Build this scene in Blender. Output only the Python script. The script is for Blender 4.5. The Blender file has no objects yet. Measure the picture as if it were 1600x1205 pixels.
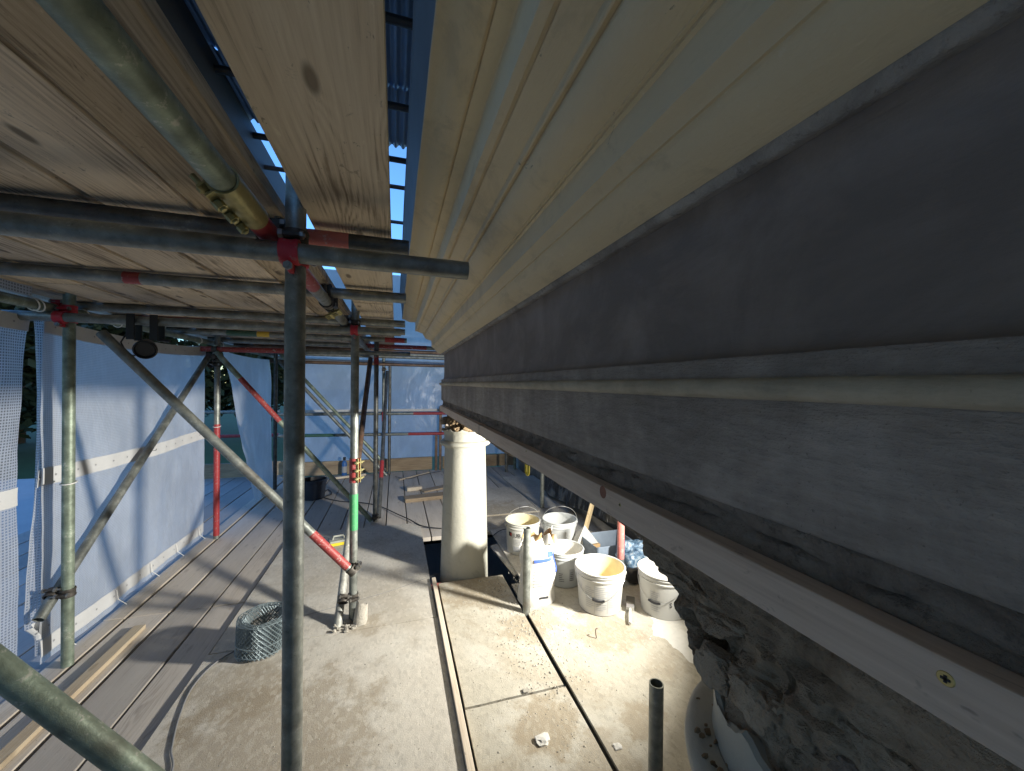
import bpy, bmesh, math, random
from mathutils import Vector, Matrix, noise
random.seed(11)
R = math.radians
sc = bpy.context.scene
COL = sc.collection
V = Vector

# ------------------------------------------------------------------ camera
YAW, ROLL, PITCH, EYE = R(16.87), R(.55), R(-.2), 1.5
fw = V((math.sin(YAW)*math.cos(PITCH), math.cos(YAW)*math.cos(PITCH), math.sin(PITCH)))
rt0 = V((math.cos(YAW), -math.sin(YAW), 0)); up0 = rt0.cross(fw)
rt = rt0*math.cos(ROLL)+up0*math.sin(ROLL); up = up0*math.cos(ROLL)-rt0*math.sin(ROLL)
cd = bpy.data.cameras.new('camera'); cam = bpy.data.objects.new('camera', cd); COL.objects.link(cam)
cd.sensor_width = 36; cd.lens = 600/1600*36; cd.clip_start = .02; cd.clip_end = 800
cam.matrix_world = Matrix(((rt.x, up.x, -fw.x, 0), (rt.y, up.y, -fw.y, 0), (rt.z, up.z, -fw.z, EYE), (0, 0, 0, 1)))
sc.camera = cam

# ------------------------------------------------------------------ dusk sky
w = bpy.data.worlds.new('World'); sc.world = w; w.use_nodes = True
nt = w.node_tree; nt.nodes.clear()
sky = nt.nodes.new('ShaderNodeTexSky'); sky.sky_type = 'NISHITA'; sky.sun_disc = False
sky.sun_elevation = R(5.0); sky.sun_rotation = R(150); sky.air_density = 1.0; sky.dust_density = .3; sky.ozone_density = 2.5
tint = nt.nodes.new('ShaderNodeMix'); tint.data_type = 'RGBA'; tint.blend_type = 'MULTIPLY'; tint.inputs[0].default_value = 1
tint.inputs[7].default_value = (.64, .85, 1.20, 1)
bg = nt.nodes.new('ShaderNodeBackground'); bg.inputs['Strength'].default_value = .15
wo = nt.nodes.new('ShaderNodeOutputWorld')
nt.links.new(sky.outputs[0], tint.inputs[6]); nt.links.new(tint.outputs[2], bg.inputs['Color']); nt.links.new(bg.outputs[0], wo.inputs[0])

LAMP_POWER = 26
sc.view_settings.view_transform = 'Standard'; sc.view_settings.look = 'None'; sc.view_settings.gamma = 1
sc.view_settings.use_curve_mapping = False
sc.view_settings.exposure = 1.8
try:
    sc.cycles.max_bounces = 7; sc.cycles.diffuse_bounces = 5; sc.cycles.transparent_max_bounces = 8
    sc.cycles.use_denoising = True; sc.cycles.caustics_reflective = False
except Exception: pass

# ------------------------------------------------------------------ measuring helpers (photo point -> place)
def ray(u, v): return fw+rt*((u-800)/600)-up*((v-602.5)/600)
def FL(u, v, z=0):
    d = ray(u, v); return V((0, 0, EYE))+d*((z-EYE)/d.z)
def PX(u, v, x):
    d = ray(u, v); return V((0, 0, EYE))+d*(x/d.x)
def PY(u, v, y):
    d = ray(u, v); return V((0, 0, EYE))+d*(y/d.y)

# ------------------------------------------------------------------ materials
class NT:
    def __init__(s, name):
        s.m = bpy.data.materials.new(name); s.m.use_nodes = True; s.t = s.m.node_tree; s.t.nodes.clear()
        s.out = s.n('ShaderNodeOutputMaterial')
    def n(s, typ, **k):
        x = s.t.nodes.new(typ)
        for a, b in k.items(): setattr(x, a, b)
        return x
    def l(s, a, b): s.t.links.new(a, b)
    def val(s, sock, v):
        if hasattr(v, 'default_value') or hasattr(v, 'links'): s.l(v, sock)
        else: sock.default_value = v
    def math(s, op, a, b=0.0, c=None, clamp=False):
        x = s.n('ShaderNodeMath', operation=op, use_clamp=clamp)
        s.val(x.inputs[0], a); s.val(x.inputs[1], b)
        if c is not None: s.val(x.inputs[2], c)
        return x.outputs[0]
    def coords(s, kind='Object', scale=(1, 1, 1), rand=True):
        tc = s.n('ShaderNodeTexCoord'); o = tc.outputs[kind]
        if kind == 'World':
            pass
        if rand:
            oi = s.n('ShaderNodeObjectInfo'); vm = s.n('ShaderNodeVectorMath', operation='MULTIPLY')
            cm = s.n('ShaderNodeCombineXYZ')
            for i in range(3): s.l(oi.outputs['Random'], cm.inputs[i])
            s.l(cm.outputs[0], vm.inputs[0]); vm.inputs[1].default_value = (17.3, 31.7, 9.1)
            ad = s.n('ShaderNodeVectorMath', operation='ADD'); s.l(o, ad.inputs[0]); s.l(vm.outputs[0], ad.inputs[1]); o = ad.outputs[0]
        return s.scale(o, scale)
    def scale(s, o, scale):
        vm = s.n('ShaderNodeVectorMath', operation='MULTIPLY'); s.l(o, vm.inputs[0]); vm.inputs[1].default_value = scale
        return vm.outputs[0]
    def noise(s, co, sc_=1, det=4, rough=.55, dist=0):
        x = s.n('ShaderNodeTexNoise'); s.l(co, x.inputs['Vector']); x.inputs['Scale'].default_value = sc_
        x.inputs['Detail'].default_value = det; x.inputs['Roughness'].default_value = rough; x.inputs['Distortion'].default_value = dist
        return x.outputs['Fac']
    def ramp(s, f, stops):
        x = s.n('ShaderNodeValToRGB'); s.l(f, x.inputs[0]); e = x.color_ramp.elements
        while len(e) < len(stops): e.new(.5)
        for i, (p, c) in enumerate(stops):
            e[i].position = p; e[i].color = (*c, 1) if len(c) == 3 else c
        return x.outputs[0]
    def step(s, f, a, b):
        x = s.n('ShaderNodeMapRange'); x.interpolation_type = 'SMOOTHSTEP'; s.l(f, x.inputs[0]); x.inputs[1].default_value = a; x.inputs[2].default_value = b
        return x.outputs[0]
    def mix(s, f, a, b, mode='MIX'):
        x = s.n('ShaderNodeMix', data_type='RGBA', blend_type=mode); s.val(x.inputs[0], f)
        for i, c in ((6, a), (7, b)):
            if isinstance(c, tuple): x.inputs[i].default_value = (*c, 1) if len(c) == 3 else c
            else: s.l(c, x.inputs[i])
        return x.outputs[2]
    def bump(s, h, strength=.3, dist=.01, prev=None):
        x = s.n('ShaderNodeBump'); s.l(h, x.inputs['Height']); x.inputs['Strength'].default_value = strength; x.inputs['Distance'].default_value = dist
        if prev is not None: s.l(prev, x.inputs['Normal'])
        return x.outputs[0]
    def bsdf(s, color, rough=.6, metal=0., normal=None, **k):
        b = s.n('ShaderNodeBsdfPrincipled')
        if isinstance(color, tuple): b.inputs['Base Color'].default_value = (*color, 1)
        else: s.l(color, b.inputs['Base Color'])
        s.val(b.inputs['Roughness'], rough); s.val(b.inputs['Metallic'], metal)
        if normal is not None: s.l(normal, b.inputs['Normal'])
        for a, v in k.items(): s.val(b.inputs[a.replace('_', ' ')], v)
        return b.outputs[0]
    def done(s, sh): s.l(sh, s.out.inputs[0]); return s.m

def vadd(a, c, k):
    pass

def m_wood(name, light, mid, dark, axis=1, knots=1., grey=0., bump=.35):
    s = NT(name)
    def sv(across, along):
        q = [across]*3; q[axis] = along; return tuple(q)
    base = s.coords('Object')
    # knots: sparse cells stretched along the grain
    vc = s.n('ShaderNodeTexVoronoi'); vc.voronoi_dimensions = '2D' if axis != 2 else '3D'; kv = list(sv(5.2, 1.7)); kv[2 if axis != 2 else 1] = .02; s.l(s.scale(base, tuple(kv)), vc.inputs['Vector']); vc.inputs['Scale'].default_value = 1.0
    kd = vc.outputs['Distance']
    fall = s.math('POWER', s.math('SUBTRACT', 1, s.math('MULTIPLY', kd, 1.7, clamp=True), clamp=True), 4)
    wob = s.noise(s.scale(base, sv(5, .9)), 1, 3)
    sx = s.n('ShaderNodeSeparateXYZ'); s.l(base, sx.inputs[0])
    ac = sx.outputs[0 if axis != 0 else 1]
    if axis != 2: ac = s.math('ADD', ac, s.math('MULTIPLY', sx.outputs[2], .6))
    wob2 = s.noise(s.scale(base, sv(22, 1.6)), 1, 4)
    ph = s.math('ADD', s.math('MULTIPLY', ac, 420), s.math('ADD', s.math('MULTIPLY', wob, 60), s.math('ADD', s.math('MULTIPLY', wob2, 22), s.math('MULTIPLY', fall, 26*knots))))
    env = s.noise(s.scale(base, sv(11, 2.2)), 1, 3)
    lines = s.math('MULTIPLY_ADD', s.math('MULTIPLY', s.math('SINE', ph), s.step(env, .38, .62)), .5, .5)
    fib = s.noise(s.scale(base, sv(190, 4.5)), 1, 6, .72)
    blot = s.noise(s.scale(base, sv(7, 1.3)), 1, 5, .6, .5)
    f = s.math('ADD', s.math('MULTIPLY', lines, .10), s.math('ADD', s.math('MULTIPLY', fib, .42), s.math('MULTIPLY', blot, .53)))
    splash = s.noise(s.scale(base, sv(26, 13)), 1, 6, .75, .6)
    colr = s.ramp(f, [(.38, dark), (.50, mid), (.65, light)])
    kn = s.step(kd, .075, .03)
    colr = s.mix(s.math('MULTIPLY', kn, .8*knots), colr, tuple(c*.55 for c in dark))
    # mortar and dirt specks
    sp = s.noise(s.scale(base, sv(60, 28)), 1, 3, .7)
    colr = s.mix(s.math('MULTIPLY', s.step(sp, .66, .74), .6), colr, tuple(c*.45 for c in dark))
    colr = s.mix(s.math('MULTIPLY', s.step(splash, .60, .68), .55), colr, tuple(c*.7 for c in dark))
    colr = s.mix(s.math('MULTIPLY', s.step(splash, .36, .30), .45), colr, tuple(min(1, c*1.25) for c in light))
    if grey: colr = s.mix(grey, colr, (.37, .355, .34))
    oi = s.n('ShaderNodeObjectInfo')
    hv = s.n('ShaderNodeHueSaturation'); s.l(colr, hv.inputs['Color'])
    s.l(s.math('MULTIPLY_ADD', oi.outputs['Random'], .45, .76), hv.inputs['Value'])
    s.l(s.math('MULTIPLY_ADD', s.math('FRACT', s.math('MULTIPLY', oi.outputs['Random'], 7.3)), .4, .8), hv.inputs['Saturation'])
    nrm = s.bump(s.math('ADD', s.math('MULTIPLY', fib, .7), s.math('MULTIPLY', lines, .10)), bump, .0025)
    return s.done(s.bsdf(hv.outputs[0], .78, normal=nrm))

def m_tube(name, tone=(.24, .255, .235), rust=.25, mortar=.3, metal=.55):
    s = NT(name); co = s.coords('Object')
    a = s.noise(co, 16, 5, .6); b = s.noise(co, 70, 4, .7); c = s.noise(co, 5, 4, .6, .8)
    colr = s.ramp(a, [(.3, tuple(x*.55 for x in tone)), (.52, tone), (.75, tuple(min(1, x*1.5) for x in tone))])
    colr = s.mix(s.math('MULTIPLY', s.step(c, .55, .72), rust), colr, (.16, .085, .05))
    colr = s.mix(s.math('MULTIPLY', s.step(s.math('MULTIPLY_ADD', a, .5, s.math('MULTIPLY', b, .6)), .62, .70), mortar), colr, (.58, .56, .50))
    sc2 = s.noise(s.scale(co, (1, 1, 1)), 30, 6, .8, 1.5)
    colr = s.mix(s.math('MULTIPLY', s.step(sc2, .58, .66), .5), colr, tuple(x*.4 for x in tone))
    return s.done(s.bsdf(colr, s.math('MULTIPLY_ADD', b, .35, .30), metal, s.bump(s.math('ADD', b, s.math('ADD', a, sc2)), .45, .002)))

def m_paint(name, c, wear=.35, under=(.3, .3, .28)):
    s = NT(name); co = s.coords('Object')
    a = s.noise(co, 55, 5, .7); b = s.noise(co, 9, 3)
    colr = s.mix(s.math('MULTIPLY_ADD', b, .7, .0), c, tuple(min(1, x*1.35+.02) for x in c))
    colr = s.mix(s.math('MULTIPLY', s.step(a, .56, .66), wear), colr, under)
    return s.done(s.bsdf(colr, .5, 0, s.bump(a, .2, .002)))

def m_plain(name, c, rough=.6, metal=0., var=.25, sc_=20, bump=.15, bd=.002, **k):
    s = NT(name); co = s.coords('Object')
    a = s.noise(co, sc_, 5, .6)
    colr = s.mix(a, tuple(x*(1-var) for x in c), tuple(min(1, x*(1+var)) for x in c))
    return s.done(s.bsdf(colr, rough, metal, s.bump(a, bump, bd), **k))

def m_sheet(name, tintc=(.80, .82, .84), pitch=.010, clear=.12, thread=.35, gloss=.35, trans=.5):
    s = NT(name); tc = s.n('ShaderNodeTexCoord'); uv = tc.outputs['UV']
    sx = s.n('ShaderNodeSeparateXYZ'); s.l(uv, sx.inputs[0])
    def th(o):
        f = s.math('FRACT', s.math('DIVIDE', o, pitch)); return s.math('LESS_THAN', f, thread)
    g = s.math('MAXIMUM', th(sx.outputs[0]), th(sx.outputs[1]))
    wr = s.noise(s.scale(uv, (3, 1.2, 1)), 1, 5, .6, 1.2); fine = s.noise(s.scale(uv, (30, 9, 1)), 1, 3)
    dirt = s.noise(s.scale(uv, (1.6, 1.1, 1)), 1, 5, .65)
    colr = s.mix(s.step(dirt, .35, .7), tuple(x*.78 for x in tintc), tintc)
    colr = s.mix(g, s.mix(.12, colr, (0, 0, 0)), colr)
    nrm = s.bump(s.math('ADD', s.math('MULTIPLY', wr, 1.2), s.math('ADD', s.math('MULTIPLY', fine, .15), s.math('MULTIPLY', g, .05))), .5, .03)
    d = s.bsdf(colr, gloss, 0, nrm)
    tr = s.n('ShaderNodeBsdfTranslucent'); s.l(colr, tr.inputs['Color']); s.l(nrm, tr.inputs['Normal'])
    mx = s.n('ShaderNodeMixShader'); mx.inputs[0].default_value = trans; s.l(d, mx.inputs[1]); s.l(tr.outputs[0], mx.inputs[2])
    tp = s.n('ShaderNodeBsdfTransparent')
    m2 = s.n('ShaderNodeMixShader'); s.l(s.math('MULTIPLY', s.math('SUBTRACT', 1, g), clear), m2.inputs[0])
    s.l(mx.outputs[0], m2.inputs[1]); s.l(tp.outputs[0], m2.inputs[2])
    return s.done(m2.outputs[0])

def m_floor(name, base=(.42, .38, .31), brown=(.27, .215, .14), pale=(.60, .58, .52), dust=.5, sand=.5, spots=()):
    s = NT(name); g = s.n('ShaderNodeNewGeometry'); co = g.outputs['Position']
    a = s.noise(co, 2.1, 5, .6, .4); b = s.noise(co, 9, 6, .65); c = s.noise(co, 160, 3, .7); d = s.noise(co, 420, 2, .6); e = s.noise(s.scale(co, (1, .45, 1)), 34, 4, .7)
    o2 = s.n('ShaderNodeVectorMath', operation='ADD'); s.l(co, o2.inputs[0]); o2.inputs[1].default_value = (7.7, 3.1, 0)
    st = s.noise(o2.outputs[0], 1.25, 6, .62, .6)
    colr = s.mix(b, tuple(x*.8 for x in base), tuple(x*1.18 for x in base))
    colr = s.mix(s.math('MULTIPLY', s.step(a, .45, .62), dust), colr, pale)
    colr = s.mix(s.math('MULTIPLY', s.step(st, .50, .62), sand), colr, brown)
    for (px, py, pr, k) in spots:
        vm = s.n('ShaderNodeVectorMath', operation='DISTANCE'); s.l(co, vm.inputs[0]); vm.inputs[1].default_value = (px, py, .018)
        dd = s.math('ADD', s.math('DIVIDE', vm.outputs['Value'], pr), s.math('MULTIPLY_ADD', b, 1.9, -.95))
        dd = s.math('ADD', dd, s.math('MULTIPLY_ADD', e, .45, -.22))
        colr = s.mix(s.math('MULTIPLY', s.step(dd, 1.05, .55), k), colr, brown)
    ch = s.n('ShaderNodeTexVoronoi'); s.l(s.scale(co, (1, .55, 1)), ch.inputs['Vector']); ch.inputs['Scale'].default_value = 75; ch.inputs['Randomness'].default_value = 1
    sxx = s.n('ShaderNodeSeparateColor'); s.l(ch.outputs['Color'], sxx.inputs[0])
    colr = s.mix(s.math('MULTIPLY', s.step(sxx.outputs[0], .55, 1.0), .25), colr, tuple(min(1, x*1.35) for x in base))
    colr = s.mix(s.math('MULTIPLY', s.step(sxx.outputs[1], .70, 1.0), .28), colr, tuple(x*.55 for x in base))
    colr = s.mix(s.math('MULTIPLY', s.step(c, .55, .72), .45), colr, tuple(x*.45 for x in base))
    colr = s.mix(s.math('MULTIPLY', s.step(d, .60, .70), .45), colr, (.72, .69, .60))
    colr = s.mix(s.math('MULTIPLY', s.step(e, .64, .72), .35), colr, tuple(x*.6 for x in brown))
    nrm = s.bump(s.math('ADD', c, s.math('ADD', s.math('MULTIPLY', d, .5), s.math('MULTIPLY', b, .6))), .5, .004)
    return s.done(s.bsdf(colr, .9, 0, nrm))

def m_render(name, c, hi, rough=.75, streak=1.0, pits=.3, bump=.5):
    s = NT(name); g = s.n('ShaderNodeNewGeometry'); co = g.outputs['Position']
    a = s.noise(s.scale(co, (1, 1, 1)), 5, 6, .65, .6); b = s.noise(s.scale(co, (1, .22, 1)), 95, 4, .7); f = s.noise(co, 260, 3, .6)
    v = s.noise(s.scale(co, (1, 1, .15)), 30, 3, .6)
    t = s.math('ADD', s.math('MULTIPLY', a, .6), s.math('ADD', s.math('MULTIPLY', b, .3*streak), s.math('MULTIPLY_ADD', v, .2*min(1, streak), .1*(1-min(1, streak)))))
    colr = s.ramp(t, [(.38, tuple(x*.62 for x in c)), (.55, c), (.72, hi)])
    colr = s.mix(s.math('MULTIPLY', s.step(f, .64, .74), pits), colr, tuple(x*.35 for x in c))
    nrm = s.bump(s.math('ADD', s.math('MULTIPLY', b, .8), s.math('ADD', s.math('MULTIPLY', f, .35), s.math('MULTIPLY', a, 1.4))), bump, .006)
    return s.done(s.bsdf(colr, rough, 0, nrm))

def m_cream(name, c=(.76, .625, .39)):
    s = NT(name); g = s.n('ShaderNodeNewGeometry'); co = g.outputs['Position']
    a = s.noise(co, 3.2, 5, .6, .4); b = s.noise(s.scale(co, (1, .2, 1)), 40, 5, .7); f = s.noise(co, 46, 6, .72); p = s.noise(s.scale(co, (1, .5, 1)), 22, 6, .75, .8)
    colr = s.mix(a, tuple(x*.84 for x in c), tuple(min(1, x*1.1) for x in c))
    colr = s.mix(s.math('MULTIPLY', s.step(f, .62, .72), .22), colr, (.86, .84, .76))
    colr = s.mix(s.math('MULTIPLY', s.step(p, .665, .71), .75), colr, (.22, .19, .14))
    g1 = s.noise(s.scale(co, (1, .8, 1)), 8, 6, .72, .6)
    colr = s.mix(s.math('MULTIPLY', s.step(g1, .50, .66), .35), colr, tuple(x*.55 for x in c))
    colr = s.mix(s.math('MULTIPLY', s.step(b, .64, .76), .12), colr, tuple(x*.5 for x in c))
    nrm = s.bump(s.math('ADD', s.math('MULTIPLY', f, .5), s.math('ADD', b, s.math('MULTIPLY', a, 1.2))), .4, .006)
    return s.done(s.bsdf(colr, .62, 0, nrm))

def m_rubble(name, c1, c2, c3, bump=.9):
    s = NT(name); co = s.coords('Object', rand=True)
    a = s.noise(co, 9, 6, .65, .6); f = s.noise(co, 70, 5, .7); g = s.noise(co, 240, 3, .6)
    colr = s.ramp(a, [(.33, c1), (.5, c2), (.68, c3)])
    colr = s.mix(s.math('MULTIPLY', s.step(f, .55, .68), .5), colr, tuple(x*.5 for x in c1))
    nrm = s.bump(s.math('ADD', s.math('MULTIPLY', a, 1.5), s.math('ADD', f, s.math('MULTIPLY', g, .4))), bump, .01)
    return s.done(s.bsdf(colr, .92, 0, nrm))

M = {}
M['board'] = m_wood('scaffold_board_wood', (.76, .62, .44), (.56, .44, .30), (.17, .12, .075), bump=.7)
M['paleboard'] = m_wood('newer_board_wood', (.86, .74, .56), (.72, .595, .43), (.30, .22, .145), knots=1., bump=.7)
M['floorboard'] = m_wood('dusty_board_wood', (.62, .55, .465), (.54, .475, .395), (.37, .315, .25), knots=.5, grey=.2, bump=.3)
M['outerboard'] = m_wood('outer_board_wood', (.5, .47, .43), (.42, .39, .36), (.30, .27, .24), knots=.5, grey=.6)
M['newtimber'] = m_wood('new_softwood', (.70, .61, .47), (.61, .51, .38), (.47, .37, .26), knots=.55, bump=.2)
M['batten'] = m_wood('planed_batten_wood', (.70, .56, .44), (.61, .475, .365), (.47, .345, .26), knots=.9, bump=.2)
M['timberx'] = m_wood('timber_across', (.40, .31, .21), (.29, .22, .145), (.17, .12, .08), axis=0, knots=.6)
M['timberz'] = m_wood('timber_upright', (.70, .58, .38), (.60, .47, .29), (.45, .33, .2), axis=2, knots=.5)
M['ply'] = m_floor('dusty_plywood', base=(.52, .485, .42), sand=.3, dust=.45, spots=[(-.50, 1.78, .50, .6), (-.72, 2.15, .3, .5), (-.15, 2.50, .14, .5), (1.1, 4.2, .5, .6)])
M['plysand'] = m_floor('sandy_plywood', base=(.43, .40, .33), brown=(.29, .23, .15), pale=(.56, .54, .48), sand=.45, dust=.5, spots=[(.55, 2.72, .30, .7), (.76, 2.2, .18, .6), (.64, 1.55, .20, .75), (.80, 1.35, .18, .5), (1.22, 2.04, .24, .6), (1.05, 1.45, .12, .6), (.9, 2.28, .14, .5)])
M['tube'] = m_tube('galvanised_tube')
M['tubegreen'] = m_tube('mossy_galvanised_tube', (.24, .29, .225), .2, .65, .35)
M['tubepale'] = m_tube('mortar_splashed_tube', (.33, .33, .30), .1, .8, .2)
M['tubedark'] = m_tube('dark_galvanised_tube', (.13, .135, .13), .35, .2)
M['tuberust'] = m_tube('rusty_tube', (.13, .085, .06), .8, .1, .3)
M['red'] = m_paint('red_paint', (.30, .024, .028), .4)
M['redchip'] = m_paint('chipped_red_paint', (.27, .036, .034), .75, (.5, .48, .44))
M['pink'] = m_paint('faded_pink_paint', (.55, .17, .15), .5, (.6, .55, .5))
M['green'] = m_paint('green_paint', (.05, .26, .10), .3, (.4, .45, .38))
M['darkgreen'] = m_paint('dark_green_paint', (.03, .10, .07), .3)
M['yellowpaint'] = m_paint('yellow_paint', (.62, .42, .04), .3)
M['couplerdark'] = m_plain('dirty_coupler_steel', (.085, .075, .065), .6, .5, .4, 60, .4)
M['couplerbrass'] = m_plain('zinc_passivated_steel', (.38, .34, .16), .42, .6, .4, 50, .4)
M['couplerred'] = m_paint('red_coupler_paint', (.45, .02, .035), .35)
M['bolt'] = m_plain('bolt_steel', (.28, .27, .25), .4, .8, .3, 60)
M['sheet'] = m_sheet('white_scaffold_sheeting')
M['net'] = m_sheet('woven_debris_netting', (.62, .64, .68), .014, .55, .42, .5, .45)
M['farsheet'] = m_sheet('shiny_far_sheeting', (.66, .72, .80), .012, .04, .3, .22, .62)
M['darknet'] = m_plain('dark_skyblock_netting', (.02, .035, .025), .8)
M['hem'] = m_plain('white_hem_band', (.62, .63, .64), .6, 0, .12, 12)
M['tie'] = m_plain('white_cable_tie', (.82, .81, .76), .45, 0, .1)
M['cream'] = m_cream('cream_masonry_paint')
M['creamcol'] = m_cream('cream_column_paint', (.44, .43, .365))
M['frieze'] = m_render('smooth_dark_render', (.34, .28, .235), (.41, .34, .29), .62, .15, .1, .15)
M['arch'] = m_render('trowelled_grey_render', (.34, .295, .255), (.50, .44, .385), .8, 1.0, .6, .9)
M['lead'] = m_plain('slate_grey_fascia', (.15, .15, .16), .6, 0, .25, 8, .2)
M['fillet'] = m_rubble('rough_plaster_fillet', (.22, .20, .18), (.36, .335, .30), (.48, .45, .40), .5)
M['moulding'] = m_render('run_moulding_render', (.52, .45, .33), (.66, .58, .44), .75, .8, .3, .4)
M['rough'] = m_rubble('rough_render_edge', (.15, .12, .095), (.29, .24, .195), (.42, .355, .29))
M['lintel'] = m_rubble('old_lintel', (.15, .11, .075), (.34, .265, .185), (.50, .41, .305))
M['stone'] = m_rubble('broken_stone', (.19, .14, .095), (.36, .28, .195), (.50, .41, .30))
M['brownstone'] = m_rubble('brown_mortar', (.10, .07, .04), (.24, .165, .09), (.42, .33, .22))
M['mortar'] = m_rubble('set_mortar', (.30, .28, .24), (.46, .43, .37), (.6, .57, .5))
M['powder'] = m_plain('white_plaster_powder', (.66, .645, .60), .95, 0, .12, 40, .6, .004)
M['blackpoly'] = None
M['bucket'] = m_plain('white_bucket_plastic', (.52, .515, .485), .42, 0, .08, 9, .1)
M['bucketin'] = m_plain('cream_bucket_inside', (.72, .64, .42), .6, 0, .3, 14, .3)
M['bucketgrey'] = m_plain('pale_grey_bucket_plastic', (.52, .54, .54), .42, 0, .1, 9, .1)
M['steelwire'] = m_plain('wire_handle', (.55, .55, .53), .35, .7)
M['blackplastic'] = m_plain('black_plastic', (.018, .018, .02), .4, 0, .3)
M['blackrubber'] = m_plain('black_rubber', (.03, .03, .032), .6)
M['greycable'] = m_plain('grey_cable', (.20, .20, .20), .6)
M['print'] = m_plain('black_print', (.03, .03, .035), .6)
M['printgrey'] = m_plain('grey_print', (.36, .37, .39), .6, 0, .1)
M['printred'] = m_plain('red_print', (.45, .03, .03), .6)
M['printblue'] = m_plain('blue_print', (.06, .12, .50), .6)
M['galvmesh'] = m_plain('galvanised_mesh', (.20, .25, .27), .5, .3, .2, 30)
M['yellow'] = m_plain('yellow_plastic', (.75, .60, .03), .5, 0, .1)
M['greyfoam'] = m_plain('grey_float_top', (.40, .41, .36), .8)
M['blue'] = m_plain('blue_plastic', (.04, .14, .40), .4)
M['bluebag'] = None
M['bluegrey'] = m_plain('blue_grey_plastic', (.22, .27, .34), .5)
M['darkblue'] = m_plain('dark_blue_bucket', (.02, .028, .045), .45)
M['brick'] = m_plain('brick_red', (.26, .10, .06), .9, 0, .4, 30, .5)
M['teal'] = m_plain('teal_tarp', (.06, .42, .36), .6)
M['wall'] = m_rubble('stuccoed_house_wall', (.20, .18, .15), (.28, .25, .21), (.34, .31, .26), .5)
M['soffit'] = m_plain('portico_ceiling', (.40, .37, .30), .9, 0, .2, 6)
M['roofsheet'] = m_plain('corrugated_roof_sheet', (.24, .30, .40), .45, .3, .2, 4)
M['roofbeam'] = m_plain('dark_roof_beam', (.035, .035, .04), .6)
M['film'] = m_sheet('loose_roof_film', (.6, .7, .85), .03, .3, .1, .25, .6)
M['leaf'] = m_plain('dark_leaves', (.022, .036, .016), .8, 0, .4)
M['bark'] = m_plain('bark', (.06, .045, .035), .9)
M['felt'] = m_plain('pale_flat_roof', (.45, .46, .47), .9, 0, .15, 3)
M['card'] = m_plain('torn_paper', (.52, .51, .48), .85, 0, .12, 15)
M['cardinner'] = m_plain('cardboard_brown', (.50, .33, .16), .85, 0, .2, 15)
M['knot'] = m_plain('pine_knot', (.22, .085, .05), .6, 0, .4, 60)
M['screw'] = m_plain('yellow_zinc_screw', (.55, .44, .18), .35, .8)
M['brass'] = m_plain('brush_bristle', (.10, .09, .07), .8)

def grass():
    s = NT('dusk_lawn'); g = s.n('ShaderNodeNewGeometry'); a = s.noise(g.outputs['Position'], .6, 5, .6)
    return s.done(s.bsdf(s.mix(a, (.035, .075, .03), (.07, .13, .045)), .9))
M['grass'] = grass()
def poly():
    s = NT('black_polythene'); co = s.coords('Object'); a = s.noise(s.scale(co, (1, 1, .35)), 9, 5, .6, 1.5)
    return s.done(s.bsdf(s.mix(s.step(a, .5, .62), (.02, .021, .022), (.16, .165, .16)), .3, 0, s.bump(a, .8, .05)))
M['blackpoly'] = poly()
def bb():
    s = NT('marbled_blue_bag'); co = s.coords('Object'); a = s.noise(co, 14, 5, .7, 2)
    return s.done(s.bsdf(s.ramp(a, [(.35, (.02, .05, .10)), (.5, (.14, .24, .36)), (.62, (.55, .62, .66))]), .4, 0, s.bump(a, .5, .02)))
M['bluebag'] = bb()

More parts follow.
